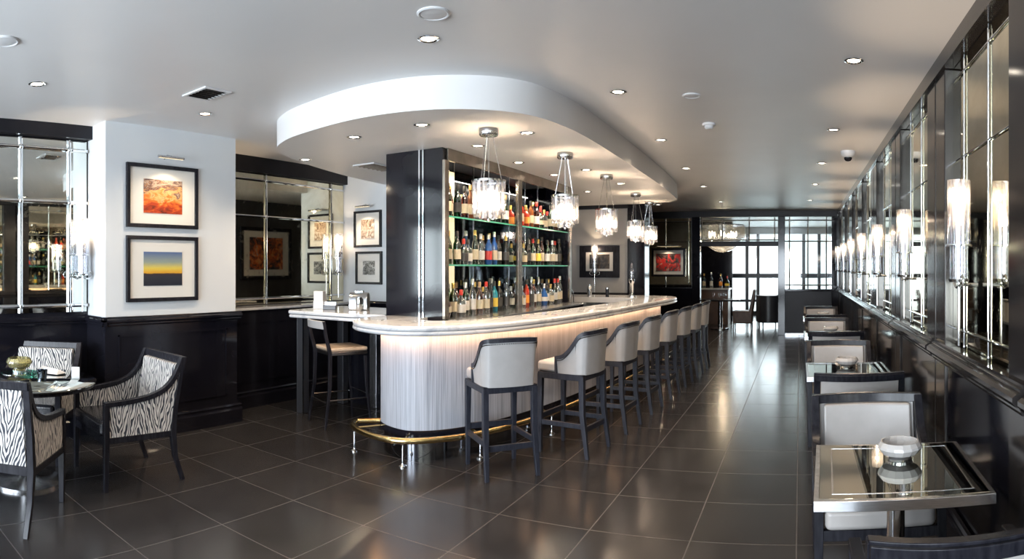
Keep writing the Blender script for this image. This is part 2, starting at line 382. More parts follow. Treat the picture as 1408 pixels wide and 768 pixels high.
# outer shell to the left, beyond the bar
struct(MB().box(-7.2, -7.0, YB, YF, 0, CEIL).build('wall_outer_left', M['darkgrey']))
struct(MB().box(-5.85, -5.65, 6.76, 10.9, 0, CEIL).build('wall_left_far', M['greywall']))
struct(MB().box(-7.0, -3.04, 10.9, 11.15, 1.06, CEIL).build('wall_bar_end', M['greywall']))
struct(MB().box(-7.0, -3.02, 10.88, 11.15, 0, 1.06).build('wall_bar_end_dado', M['black']))
struct(MB().box(-5.65, -3.02, 10.86, 10.9, 2.60, CEIL).build('trim_beam_bar_end', M['beam']))
struct(MB().box(-3.04, -2.72, 10.86, 11.2, 0, CEIL).build('wall_column', M['black'], bevel=.01))
rail_y('trim_rail_bar_end', 10.88, -5.65, -3.04, 1.06, M['black'])

# right wall: bays of mirror between lacquered pilasters
BAY0, PITCH, BW = 2.52, 1.70, 1.18
KS = range(-3, 7)
struct(MB().box(.935, 1.2, YB, YF, 0, CEIL).build('wall_right', M['black']))
struct(MB().box(XR - .02, .935, YB, 14.4, 2.74, CEIL).build('trim_beam_right', M['bronze']))
n_ = 0
for k in KS:
    y0 = BAY0 + PITCH * k; yp0 = y0 + BW; yc = yp0 + (PITCH - BW) / 2; yp1 = y0 + PITCH
    for a, b in ((yp0, yc - .012), (yc + .012, yp1)):
        n_ += 1; struct(MB().box(XR, .935, a, min(b, 14.38), 0, 2.74).build('trim_pilaster_%d' % n_, M['bronze'], bevel=.008))
    struct(MB().box(XR + .012, .935, y0, yp0, 0, 1.02).build('trim_dado_%d' % (k + 4), M['black'], bevel=.004))
    s0, s1 = yc - PITCH + .03, yc - .03
    prof = [(0, -.085), (.02, -.085), (.028, -.07), (.028, -.055), (.05, -.048), (.062, -.03), (.062, -.012), (.045, 0), (.03, .004), (.03, .016), (.018, .02), (.018, .035), (0, .035)]
    mb = MB(); mb.strip([[(XR - a, y, 1.06 + b) for a, b in prof] for y in (s0, s1)])
    struct(mb.build('trim_rail_%d' % (k + 4), M['bronze']))
    mb = MB().box(XR + .005, .93, y0 + .01, yp0 - .01, 1.04, 1.075)
    struct(mb.build('trim_sill_%d' % (k + 4), M['bronze'], bevel=.005))
skirt_x('baseboard_right', XR + .002, YB, 14.38, -1)

# partition at the far end
YP = 14.4
def bx(name, x0, x1, y0, y1, z0, z1, m='black', b=.006): return struct(MB().box(x0, x1, y0, y1, z0, z1).build(name, M[m], bevel=b))
bx('trim_partition_header', -5.65, XR, YP, YP + .12, 2.70, CEIL, 'beam')
bx('trim_partition_post_1', -2.48, -2.29, YP - .03, YP + .15, 0, 2.70, 'black')
bx('trim_partition_post_2', -.50, -.34, YP - .03, YP + .15, 0, 2.70, 'black')
bx('trim_partition_post_3', .72, XR + .02, YP - .03, YP + .15, 0, 2.70, 'black')
bx('trim_partition_transom', -2.29, -.50, YP, YP + .10, 2.03, 2.14, 'beam')
bx('wall_partition_right', -.34, .72, YP, YP + .1, 0, 1.0, 'beam')
bx('trim_partition_cap', -.34, .72, YP - .04, YP + .12, 1.0, 1.05, 'black')
bx('wall_partition_left', -5.65, -2.48, YP, YP + .12, 0, 1.06, 'black')
bx('wall_partition_panel', -5.65, -2.48, YP + .04, YP + .12, 1.06, 2.70, 'darkgrey')
bx('baseboard_partition', -.34, .72, YP - .02, YP, 0, .05, 'steel', .003)

def pane(name, x0, x1, y, z0, z1, vs, hs, label, r=.014):
    g = MB().box(x0, x1, y + .03, y + .038, z0, z1).build(name, M['glass']); struct(g, label)
    for v in vs: MB().tube([(v, y + .02, z0), (v, y + .02, z1)], r).build('glazing_bar', M['chrome'], g)
    for h in hs: MB().tube([(x0, y + .02, h), (x1, y + .02, h)], r).build('glazing_bar', M['chrome'], g)
pane('window_1', -2.29, -.50, YP, 2.14, 2.70, (-2.25, -1.78, -1.16, -.58), (2.17, 2.62), 'clear glass transom with chrome bars above the doorway')
pane('window_2', -.34, .72, YP, 1.05, 2.70, (-.24, .18, .60), (1.14, 2.14, 2.62), 'clear glass panel with chrome grid right of the doorway')
# far windows of the next room
bx('wall_far_sill', -5.8, 1.2, YF - .1, YF + .1, 0, .12, 'darkgrey')
bx('wall_far_header', -7.0, 1.2, YF - .1, YF + .1, 2.62, CEIL, 'ceiling')
bx('wall_far_left', -7.0, -2.35, YF - .1, YF + .1, 0, 2.62, 'greywall')
for i, x in enumerate((-2.3, -1.72, -1.36, -.55, .12, .62, 1.15)):
    bx('trim_mullion_%d' % (i + 1), x - .05, x + .05, YF - .12, YF, .0, 2.62, 'darkgrey')
bx('trim_window_rail', -2.3, 1.2, YF - .10, YF - .02, 1.20, 1.34, 'darkgrey')
bx('trim_window_rail_lower', -2.3, 1.2, YF - .10, YF - .02, .42, .50, 'darkgrey')
g = struct(MB().box(-2.3, 1.15, YF, YF + .01, .12, 2.62).build('window_3', M['glass']), 'bright far windows of the next room')

# wall behind the viewpoint with its windows
bx('wall_back_sill', -7.0, 1.2, YB - .15, YB, 0, .5, 'white')
bx('wall_back_header', -7.0, 1.2, YB - .15, YB, 2.5, CEIL, 'white')
for i, x in enumerate((-5.2, -3.4, -1.6, .3)):
    bx('wall_back_pier_%d' % (i + 1), x - .22, x + .22, YB - .15, YB, .5, 2.5, 'white')
bx('wall_back_corner', -7.0, -5.3, YB - .15, YB, .5, 2.5, 'white')
bx('wall_back_corner_right', .5, 1.2, YB - .15, YB, .5, 2.5, 'white')

# ------------------------------------------------------------------ wall mirrors
def wall_mirror(label, x, y0, y1, z0, z1, ys, zs, q, glass, bar_r, border=0, group=None, stand=.025, mg=None, joints=True):
    """mirror on a wall plane x; q = +1 faces +x"""
    t = thing('wall_mirror', label, 'mirror', (x, (y0 + y1) / 2, z0), 0, group)
    yc = (y0 + y1) / 2; e = [y0] + list(ys) + [y1]; h = [z0] + list(zs) + [z1]
    mb = MB(); mb.box(0, q * .012, y0 - yc, y1 - yc, 0, z1 - z0); 
    mb.build('mirror_glass', mg or M[glass], t)
    for y in ys: MB().tube([(q * stand, y - yc, 0), (q * stand, y - yc, z1 - z0)], bar_r).build('chrome_bar', M['chrome'], t)
    for z in zs: MB().tube([(q * stand, y0 - yc, z - z0), (q * stand, y1 - yc, z - z0)], bar_r).build('chrome_bar', M['chrome'], t)
    for y in (ys if joints else ()):
        for z in zs: MB().lathe([(0, -.026), (.018, -.019), (.025, 0), (.018, .019), (0, .026)], (q * stand, y - yc, z - z0), 10).build('bar_joint', M['chrome'], t)
    return t
wall_mirror('large chrome-gridded wall mirror behind the round glass table at the left', -5.32, -.6, 2.52, 1.14, 2.71, (-.2, .5, 1.2, 1.87, 2.34), (1.20, 2.14, 2.62), 1, 'mirror', .017)
wall_mirror('large chrome-gridded wall mirror in the recess right of the white pillar', -5.68, 4.01, 6.44, 1.11, 2.65, (4.40, 5.03, 6.18), (1.18, 2.15, 2.58), 1, 'antique', .014)
for k in KS:
    y0 = BAY0 + PITCH * k; c = y0 + BW / 2
    if c < -1 : continue
    if k >= 0: lb = 'narrow chrome-gridded mirror in the right wall, %s bay from the camera' % ORD[k]
    else: lb = 'narrow chrome-gridded mirror in the right wall beside the camera' if k == -1 else 'narrow gridded mirror in the right wall behind the camera, bay %s' % ORD[-k]
    wall_mirror(lb, .925, y0 + .005, y0 + BW - .005, 1.075, 2.735, (c - .16, c + .30), (1.19, 2.17, 2.65), -1, 'antique', .0055, stand=.02, joints=False)
t = thing('wall_mirror', 'chrome-gridded mirror behind the red picture on the far partition', 'mirror', (0, YP, 0))
MB().box(-3.75, -2.5, .02, .04, 1.08, 2.68).build('mirror_glass', M['antique'], t)
for x in (-3.65, -3.1, -2.56): MB().tube([(x, 0, 1.08), (x, 0, 2.68)], .012).build('chrome_bar', M['chrome'], t)
for z in (1.14, 2.14, 2.6): MB().tube([(-3.75, 0, z), (-2.5, 0, z)], .012).build('chrome_bar', M['chrome'], t)

# ------------------------------------------------------------------ framed pictures
def picture(name, label, loc, rotz, w, h, aw, ah, kind, fw=.035, frame='blackwood', lamp=False, mh=0, matm='matboard'):
    t = thing(name, label, 'picture', loc, rotz)
    mb = MB()
    mb.box(-w/2, w/2, -.03, 0, h/2 - fw, h/2); mb.box(-w/2, w/2, -.03, 0, -h/2, -h/2 + fw)
    mb.box(-w/2, -w/2 + fw, -.03, 0, -h/2 + fw, h/2 - fw); mb.box(w/2 - fw, w/2, -.03, 0, -h/2 + fw, h/2 - fw)
    mb.build('frame', M[frame], t, bevel=.003)
    MB().box(-w/2 + fw, w/2 - fw, -.012, -.004, -h/2 + fw, h/2 - fw).build('mount', M[matm], t)
    p = MB().box(-aw/2, aw/2, -.016, -.012, -ah/2 , ah/2 ).build('photograph', art_mat(kind + '_picture', kind, ah), t); p.location = (0, 0, mh)
    return t
def picture_lamp(label, loc, rotz, w=.28, on=True):
    t = thing('picture_light', label, 'lamp', loc, rotz)
    MB().tube([(-w/2, -.12, 0), (w/2, -.12, 0)], .012, 10).build('lamp_tube', M['steel'], t)
    MB().tube([(0, 0, .0), (0, -.05, .03), (0, -.12, .01)], .006, 8).build('arm', M['steel'], t)
    MB().box(-w/2 + .01, w/2 - .01, -.126, -.114, -.0135, -.0115).build('bulb', M['paleglow'] if on else M['steel'], t)
    if on:
        l = bpy.data.lights.new('picture_lamp', 'SPOT'); l.spot_size = 2.6; l.spot_blend = .6; l.shadow_soft_size = .006; l.energy = 9; l.color = (1, .8, .55)
        o = bpy.data.objects.new('picture_lamp', l); COL.objects.link(o); o.parent = t; o.location = (0, -.12, -.018); o.rotation_euler = (-.5, 0, 0)
    return t
picture('framed_photograph', 'black-framed photograph of an orange cloud sunset, upper one on the white pillar', (-4.958, 3.13, 2.20), pi/2, .78, .58, .42, .31, 'cloud_sunset')
picture('framed_photograph', 'black-framed photograph of a yellow and blue sea sunset, lower one on the pillar', (-4.958, 3.13, 1.535), pi/2, .78, .60, .42, .31, 'sea_sunset')
picture_lamp('slim steel picture light glowing above the orange sunset photograph', (-4.958, 3.15, 2.55), pi/2)
picture('framed_photograph', 'small black-framed sepia photograph, upper one on the narrow white wall', (-5.24, 6.448, 2.05), 0, .46, .48, .22, .25, 'sepia', .03)
picture('framed_photograph', 'small black-framed black and white photograph, lower one on the narrow white wall', (-5.22, 6.448, 1.54), 0, .44, .43, .20, .18, 'mono', .03)
picture_lamp('slim picture light above the small sepia photograph', (-5.24, 6.448, 2.34), 0, .25)
picture('framed_photograph', 'wide dark-framed dim photograph on the grey wall past the bar', (-3.57, 10.898, 1.65), 0, .76, .58, .38, .26, 'dark', .12)
picture('framed_photograph', 'framed red abstract picture on the mirrored partition at the far end', (-3.03, YP - .03, 1.66), 0, .80, .66, .58, .40, 'red', .05)
picture_lamp('picture light above the red abstract picture at the far end', (-3.03, YP - .03, 2.04), 0, .5)
picture('framed_photograph', 'framed orange picture on the black cabinet, seen in the recess mirror', (-3.632, 6.85, 1.77), -pi/2, 1.1, .84, .72, .52, 'coral', .06)

# ------------------------------------------------------------------ sconces
def make_sconce():
    """a tube light standing off the wall; local +x points away from the wall"""
    t = thing('wall_sconce', '', 'wall lamp')
    def cyl(z0, z1, r, nm, m, th=.004): return MB().lathe([(r, z0), (r, z1), (r - th, z1), (r - th, z0)], (0, 0, 0), 28, True).build(nm, m, t)
    cyl(.17, .50, .060, 'glass_shade', M['tubeglass']); cyl(.0, .17, .045, 'lower_glass', M['tubeglass'])
    MB().lathe([(.034, .19), (.034, .46), (.030, .46), (.030, .19)], seg=20, close=True).build('inner_shade', M['frost'], t)
    MB().lathe([(0, .27), (.012, .275), (.016, .30), (.013, .35), (.004, .385), (0, .39)], seg=12).build('bulb', M['bulb'], t)
    MB().lathe([(0, .165), (.066, .165), (.068, .170), (.066, .176), (0, .176)], seg=28).build('collar', M['chrome'], t)
    MB().tube([(0, 0, -.34), (0, 0, .27)], .007, 10).build('stem', M['chrome'], t)
    mb = MB()
    for sgn in (-1, 1): mb.tube(spline([(0, 0, -.03), (0, sgn * .045, -.045), (0, sgn * .085, -.03), (0, sgn * .092, .0), (0, sgn * .07, .02), (0, sgn * .05, .008)], 5), .006, 8)
    mb.build('scroll_arm', M['chrome'], t)
    MB().lathe([(0, -.02), (.05, -.015), (.055, 0), (0, .0)], seg=24).build('glass_holder', M['chrome'], t)
    MB().tube([(0, 0, -.03), (-.10, 0, -.03)], .009, 8).build('wall_arm', M['chrome'], t)
    l = bpy.data.lights.new('sconce_lamp', 'POINT'); l.energy = 7.5; l.color = (1, .74, .50); l.shadow_soft_size = .010
    o = bpy.data.objects.new('sconce_lamp', l); COL.objects.link(o); o.parent = t; o.location = (0, 0, .42)
    return t
sc0 = make_sconce(); first = True
for k in range(-1, 7):
    y = 3.12 + PITCH * k; lb = ('glass tube sconce on the right wall, %s from the camera' % ORD[k]) if k >= 0 else 'glass tube sconce on the right wall beside the camera'
    lc = (.80, y, 1.49)
    if first: sc0.location = lc; sc0.rotation_euler = (0, 0, pi); sc0['label'] = lb; first = False
    else: dup(sc0, lc, pi, lb)
dup(sc0, (-5.20, 2.43, 1.49), 0, 'glass tube sconce on the left mirror beside the white pillar')
dup(sc0, (-5.20, .30, 1.49), 0, 'glass tube sconce on the left mirror, out past the round table')
dup(sc0, (-5.56, 4.24, 1.49), 0, 'glass tube sconce at the left end of the recess mirror')
dup(sc0, (-5.56, 6.22, 1.49), 0, 'glass tube sconce at the right end of the recess mirror, by the small photographs')
dup(sc0, (-3.62, 10.76, 1.45), -pi/2, 'glass tube sconce on the grey wall past the bar')

# ------------------------------------------------------------------ ceiling fittings
def make_down():
    t = thing('downlight', '', 'ceiling light')
    MB().lathe([(.058, 0), (.062, -.004), (.050, -.008), (.040, -.002), (.040, 0)], seg=28, close=True).build('trim_ring', M['chrome'], t)
    MB().lathe([(0, -.002), (.030, -.003), (.040, -.001), (.040, 0), (0, 0)], seg=24).build('lamp_lens', M['spot_lens'], t)
    l = bpy.data.lights.new('downlight_lamp', 'SPOT'); l.energy = 32; l.color = (1, .76, .53); l.spot_size = 2.3; l.spot_blend = .8; l.shadow_soft_size = .04
    o = bpy.data.objects.new('downlight_lamp', l); COL.objects.link(o); o.parent = t; o.location = (0, 0, -.02)
    return t
dl = make_down(); first = True
def down(x, y, z, lb):
    global first
    X, Y = at(x, y, z) if isinstance(x, int) else (x, y)
    if first: dl.location = (X, Y, z); dl['label'] = lb; first = False
    else: dup(dl, (X, Y, z), 0, lb)
for x, y, lb in ((589, 53, 'round downlight in front of the curved soffit, near the top centre'),
                 (51, 115, 'leftmost downlight in the main ceiling'),
                 (282, 156, 'downlight in the main ceiling below the square vent, by the pillar'),
                 (1174, 83, 'tilted downlight nearest the camera in the right row'),
                 (1146, 178, 'second downlight from the camera in the right row'),
                 (1130, 224, 'third downlight from the camera in the right row'),
                 (1121, 253, 'fourth downlight from the camera in the right row'),
                 (1114, 275, 'fifth and farthest downlight of the right row'),
                 (850, 126, 'nearest downlight of the row beside the soffit'),
                 (909, 192, 'second downlight of the row beside the soffit'),
                 (943, 231, 'third downlight of the row beside the soffit'),
                 (967, 256, 'fourth downlight of the row beside the soffit'),
                 (991, 277, 'fifth and farthest downlight of the row beside the soffit')):
    down(x, y, CEIL, lb)
for x, y, lb in ((420, 219, 'downlight at the left tip of the curved soffit'),
                 (487, 188, 'second downlight from the left under the curved soffit'),
                 (580, 171, 'third downlight from the left under the curved soffit'),
                 (725, 182, 'soffit downlight right of the nearest pendant canopy'),
                 (657, 200, 'soffit downlight left of the nearest pendant, by the bottle shelves'),
                 (713, 223, 'soffit downlight in front of the first shelf bay top'),
                 (806, 233, 'soffit downlight between the second and third pendants'),
                 (762, 240, 'soffit downlight in front of the second shelf bay top'),
                 (853, 252, 'soffit downlight between the third and fourth pendants'),
                 (808, 263, 'soffit downlight beyond the bottle shelves'),
                 (905, 281, 'farthest soffit downlight near the rounded far end')):
    down(x, y, SOFF, lb)
down(-1.6, 1.0, CEIL, 'ceiling downlight overhead near the camera')
down(-3.6, .2, CEIL, 'ceiling downlight overhead left of the camera')
for (x, y), lb in ((( -1.2, 16.0), 'downlight in the next room ceiling, nearer one'), ((-.2, 18.0), 'downlight in the next room ceiling, farther one')):
    down(float(x), y, CEIL, lb)
def disc(lb, px, py, r):
    X, Y = at(px, py, CEIL); t = thing('ceiling_speaker', lb, 'speaker', (X, Y, CEIL))
    MB().lathe([(r, 0), (r, -.005), (r - .008, -.010), (r - .014, -.008), (r - .014, 0)], seg=36, close=True).build('rim', M['white_plastic'], t)
    MB().lathe([(0, -.010), (r * .5, -.009), (r - .016, -.006), (r - .016, 0), (0, 0)], seg=36).build('grille', M['white_plastic'], t)
disc('round white ceiling speaker at the top edge, nearest the camera', 596, 18, .085)
disc('round white ceiling speaker in the aisle ceiling near the smoke detector', 951, 131, .07)
disc('round white ceiling speaker at the left edge', 6, 56, .085)
X, Y = at(975, 170, CEIL); t = thing('smoke_detector', 'small white smoke detector hanging from the aisle ceiling', 'smoke detector', (X, Y, CEIL))
MB().lathe([(.06, 0), (.062, -.012), (.055, -.02), (0, -.02)], seg=28).build('base', M['white_plastic'], t)
MB().lathe([(.04, -.02), (.042, -.035), (.03, -.048), (0, -.05)], seg=28).build('sensor', M['white_plastic'], t)
X, Y = at(1166, 208, CEIL); t = thing('security_camera', 'white dome security camera on the ceiling by the right wall', 'camera', (X, Y, CEIL + .002))
MB().lathe([(.085, 0), (.085, -.02), (.075, -.05), (.05, -.07), (0, -.07)], seg=28).build('housing', M['white_plastic'], t)
MB().lathe([(.045, -.068), (.043, -.09), (.028, -.108), (0, -.114)], seg=24).build('dome', M['black'], t)
def vent(lb, X, Y, z, w, d, rz):
    t = thing('air_vent', lb, 'vent', (X, Y, z), rz)
    mb = MB(); e = .025
    mb.box(-w/2, w/2, -d/2, -d/2 + e, -.012, 0); mb.box(-w/2, w/2, d/2 - e, d/2, -.012, 0); mb.box(-w/2, -w/2 + e, -d/2 + e, d/2 - e, -.012, 0); mb.box(w/2 - e, w/2, -d/2 + e, d/2 - e, -.012, 0)
    mb.build('frame', M['white_plastic'], t, bevel=.003)
    MB().box(-w/2 + e, w/2 - e, -d/2 + e, d/2 - e, -.002, 0).build('duct_opening', M['dark_hole'], t)
    n = 6
    mb = MB()
    for i in range(n):
        x = -w/2 + e + (i + .5) * (w - 2 * e) / n; mb.add([(x - .018, -d/2 + e, -.002), (x - .018, d/2 - e, -.002), (x + .012, d/2 - e, -.018), (x + .012, -d/2 + e, -.018), (x - .015, -d/2 + e, 0), (x - .015, d/2 - e, 0), (x + .015, d/2 - e, -.016), (x + .015, -d/2 + e, -.016)],
              [(0, 3, 2, 1), (4, 5, 6, 7), (0, 1, 5, 4), (1, 2, 6, 5), (2, 3, 7, 6), (3, 0, 4, 7)])
    mb.build('louvres', M['steel'], t)
X, Y = at(284, 128, CEIL); vent('square louvred air vent in the main ceiling above the pillar', X, Y, CEIL, .30, .24, 0)
X, Y = at(520, 229, SOFF); vent('louvred air vent in the soffit beside the black cabinet', X, Y, SOFF, .50, .28, pi/2)

# ------------------------------------------------------------------ the bar
OUT = [(-3.60, 4.72), (-3.62, 4.42), (-3.52, 4.12), (-3.25, 3.93), (-2.9, 3.88), (-2.6, 4.07), (-2.37, 4.45), (-2.2, 5.0), (-2.08, 5.7), (-1.98, 6.6), (-1.9, 7.7), (-1.82, 8.8), (-1.83, 9.3), (-1.98, 9.65), (-2.3, 9.8), (-2.9, 9.85), (-3.9, 9.85)]
INN = [(-3.15, 4.72), (-3.15, 4.66), (-3.13, 4.57), (-3.06, 4.48), (-2.93, 4.44), (-2.79, 4.55), (-2.68, 4.78), (-2.6, 5.15), (-2.52, 5.75), (-2.43, 6.6), (-2.35, 7.65), (-2.28, 8.4), (-2.3, 8.65), (-2.4, 8.87), (-2.6, 8.98), (-2.9, 9.02), (-3.9, 9.02)]
NS = 8
O = spline([(a, b, 0) for a, b in OUT], NS); I = spline([(a, b, 0) for a, b in INN], NS)
def normal(i):
    a = O[max(0, i - 1)]; b = O[min(len(O) - 1, i + 1)]; t = (b - a).normalized(); return Vector((t.y, -t.x, 0))   # outwards
bar = thing('bar_counter', 'long curved marble-topped bar with fluted white front and glowing edge', 'bar', (-2.6, 6.8, 0))
BC = Vector((-2.6, 6.8, 0))
ZT, ZB = 1.10, 1.02
nose = [(.03, ZT)] + [(.02 * (1 - sin(a)), ZT - .02 + .02 * cos(a)) for a in (.5, 1.0, 1.57)] + [(.004, 1.066), (.024, 1.061), (.002, 1.055)] + [(-.002, 1.045), (.0, 1.034), (.012, 1.024), (.03, ZB)]
secs = []
for i in range(len(O)):
    n = normal(i); pin = I[i] - BC; po = O[i] - BC
    secs.append([(pin.x, pin.y, ZT)] + [((po - n * d).x, (po - n * d).y, z) for d, z in nose] + [(pin.x, pin.y, ZB)])
mb = MB(); mb.strip(secs); mb.build('marble_top', M['marble'], bar, smooth=True)
arc = [0]
for i in range(1, len(O)): arc.append(arc[-1] + (O[i] - O[i - 1]).length)
def ribbon(name, m, d0, th, z0, z1, i0, i1, uv=True):
    mb = MB(); secs = []
    for i in range(i0, i1 + 1):
        n = normal(i); p = O[i] - BC; a = p - n * d0; b = p - n * (d0 + th)
        secs.append([(a.x, a.y, z0), (a.x, a.y, z1), (b.x, b.y, z1), (b.x, b.y, z0)])
    mb.strip(secs)
    fn = (lambda co, vi: (arc[i0 + vi // 4], co.z)) if uv else None
    return mb.build(name, m, bar, smooth=True, uvfn=fn)
e1 = 12 * NS - 2
ribbon('fluted_front', M['flute'], .24, .04, .24, 1.02, 0, e1)
ribbon('end_panel', M['black'], .24, .04, .24, 1.02, e1, len(O) - 1)
ribbon('plinth_band', M['black'], .235, .03, .19, .245, 0, len(O) - 1)
kick = ribbon('kick_plate', M['kick'], .27, .03, 0, .19, 0, len(O) - 1)
ribbon('light_strip', M['warmglow'], .205, .012, 1.010, 1.018, 0, e1)
# inner face of the bar
mb = MB(); secs = []
for i in range(len(I)):
    n = normal(i); a = I[i] - BC + n * .02; b = a + n * .02; secs.append([(a.x, a.y, 0), (a.x, a.y, ZB), (b.x, b.y, ZB), (b.x, b.y, 0)])
mb.strip(secs); mb.build('inner_face', M['steel'], bar, smooth=True)
for i0, i1, kk in ((3 * NS, 8 * NS, 0), (8 * NS, e1, 1)):
    pass
# foot rail
path = []
def inset(i): return .0 + .13 * min(1, max(0, (i - 2 * NS) / (3 * NS)))
n = normal(NS); a = O[NS] - BC - n * .26; path.append((a.x, a.y, .20))
for i in range(NS + 4, e1 + 6):
    n = normal(i); a = O[i] - BC - n * inset(i); path.append((a.x, a.y, .20))
fr = MB().tube(path, .025, 14).build('foot_rail', M['brass'], bar); fr['label'] = 'brass foot rail'
for i in (2 * NS + 2, 4 * NS + 1, 6 * NS, 7 * NS + 5, 9 * NS, 10 * NS + 2, 11 * NS + 3):
    n = normal(i); a = O[i] - BC - n * inset(i)
    p = MB().lathe([(0, 0), (.032, 0), (.032, .008), (.012, .018), (.008, .03), (.008, .165), (.016, .172), (.02, .19), (0, .19)], (a.x, a.y, 0), 14).build('post', M['chrome'], fr)
    q = n * (.26 - inset(i))
    MB().tube([(a.x, a.y, .195), (a.x - q.x, a.y - q.y, .21)], .009, 8).build('bracket', M['brass'], fr)
# warm light thrown by the strip under the marble edge
for i in range(NS, e1, NS):
    n = normal(i); a = O[i] - n * .19; t_ = (O[min(i + NS // 2, len(O) - 1)] - O[i - NS // 2])
    l = bpy.data.lights.new('bar_strip_lamp', 'AREA'); l.shape = 'RECTANGLE'; l.size = t_.length; l.size_y = .02; l.energy = 1.15 * t_.length; l.color = (1, .52, .26)
    o = bpy.data.objects.new('bar_strip_lamp', l); COL.objects.link(o); o.parent = bar; o.location = (a.x - BC.x, a.y - BC.y, 1.005); o.rotation_euler = (0, 0, atan2(t_.y, t_.x))

# display cabinet
CX0, CX1, CY0, CYM, CY1 = -3.62, -2.97, 4.72, 6.27, 7.86
cab = thing('display_cabinet', 'tall black lacquered cabinet with lit glass bottle shelves in the middle of the bar', 'cabinet', (-3.3, 6.3, 0))
def cb(nm, x0, x1, y0, y1, z0, z1, m, b=.004, par=None): return MB().box(x0 + 3.3, x1 + 3.3, y0 - 6.3, y1 - 6.3, z0, z1).build(nm, M[m], par or cab, bevel=b)
cb('end_panel', CX0, CX1 - .02, CY0, CY0 + .05, 0, SOFF, 'black')
cb('end_panel', CX0, CX1 - .02, CY1 - .05, CY1, 0, SOFF, 'black')
cb('rear_panel', CX0, CX0 + .04, CY0 + .05, CY1 - .05, 0, SOFF, 'darkgrey')
cb('shelf_back', CX0 + .28, CX0 + .30, CY0 + .05, CY1 - .05, 1.08, SOFF, 'darkmirror')
for y in (5.05, 5.45, 5.85, 6.7, 7.15, 7.55): cb('mirror_joint', CX0 + .30, CX0 + .306, y - .006, y + .006, 1.08, SOFF, 'steel', 0)
cb('painted_reflection_strip', CX0 + .30, CX0 + .312, 5.22, 5.44, 1.12, 2.5, 'paleglow', 0)  # no lamp: glowing strip paints in the bright ceiling mirrored by the shelf back
cb('base_unit', CX0 + .05, -2.80, CY0 + .05, CY1, 0, 1.06, 'black')
cb('base_top', CX0 + .05, -2.76, CY0 + .05, CY1, 1.06, 1.085, 'steel')
cb('top_fascia', CX1 - .03, CX1, CY0 + .06, CY1, 2.50, SOFF, 'trimmetal')
for y0, y1 in ((CY0, CY0 + .07), (CYM - .05, CYM + .05), (CY1 - .06, CY1)): cb('frame_post', CX1 - .03, CX1 + .004, y0, y1, 1.085, 2.50, 'trimmetal')
for x in (-3.235, -3.195): cb('chrome_trim', x - .008, x + .008, CY0 - .012, CY0, 1.10, SOFF, 'chrome', 0)
for z in (1.56, 2.0):
    for y0, y1 in ((CY0 + .07, CYM - .05), (CYM + .05, CY1 - .06)): cb('glass_shelf', CX0 + .31, CX1 - .035, y0, y1, z, z + .014, 'greenglass', 0); cb('shelf_edge', CX1 - .035, CX1 - .031, y0, y1, z, z + .014, 'greenedge', 0)
for y0 in (CY0 + .8, CYM + .8):
    for z in (2.47,):
        l = bpy.data.lights.new('shelf_lamp', 'AREA'); l.shape = 'RECTANGLE'; l.size = .012; l.size_y = 1.2; l.energy = 7; l.color = (1, .88, .68)
        o = bpy.data.objects.new('shelf_lamp', l); COL.objects.link(o); o.parent = cab; o.location = (-3.12 + 3.3, y0 - 6.3, z)

# ------------------------------------------------------------------ bottles
BG = {'green': thin_glass('green_bottle_glass', (.06, .28, .07), .12), 'olive': thin_glass('olive_bottle_glass', (.22, .26, .05), .12), 'amber': thin_glass('whisky_bottle_glass', (.62, .20, .04), .12),
      'red': mat('red_bottle_glass', (.45, .04, .02), .08, coat=.5), 'clear': thin_glass('clear_bottle_glass', (.80, .84, .84), .16), 'blue': mat('blue_bottle_glass', (.02, .09, .30), .08, coat=.5),
      'black': mat('black_bottle_glass', (.012, .014, .014), .08, coat=.5), 'brown': mat('brown_bottle_glass', (.16, .05, .015), .08, coat=.5), 'teal': mat('teal_bottle_glass', (.02, .22, .30), .1, coat=.5)}
LB = {'cream': mat('cream_label', (.56, .51, .38), .6), 'white': mat('white_label', (.62, .62, .60), .6), 'yellow': mat('yellow_label', (.80, .60, .10), .6), 'orange': mat('orange_label', (.75, .28, .05), .6), 'dark': mat('black_label', (.04, .04, .04), .5), 'red': mat('red_label', (.55, .05, .04), .5)}
CP = {'black': mat('black_cap', (.02, .02, .02), .35), 'gold': mat('gold_cap', (.65, .45, .15), .3, 1), 'red': mat('red_cap', (.5, .03, .02), .35), 'silver': mat('silver_cap', (.7, .7, .7), .3, 1), 'cork': mat('cork_cap', (.42, .28, .16), .7)}
SHAPE = {'tall': ([(0, 0), (.034, 0), (.037, .006), (.037, .17), (.034, .195), (.020, .225), (.014, .245), (.013, .285), (.015, .288), (.015, .295), (0, .295)], .05, .14),
         'slim': ([(0, 0), (.030, 0), (.033, .006), (.033, .19), (.028, .22), (.015, .25), (.012, .32), (.014, .325), (0, .325)], .05, .15),
         'squat': ([(0, 0), (.042, 0), (.046, .008), (.046, .13), (.040, .155), (.018, .175), (.014, .19), (.014, .225), (.017, .23), (0, .23)], .035, .11),
         'round': ([(0, 0), (.036, 0), (.046, .03), (.050, .08), (.042, .13), (.022, .165), (.014, .19), (.013, .235), (.016, .24), (0, .24)], .05, .10)}
proto = {}
def mesh_of(mb, name, m):
    o = mb.build(name, m); me = o.data; bpy.data.objects.remove(o); return me
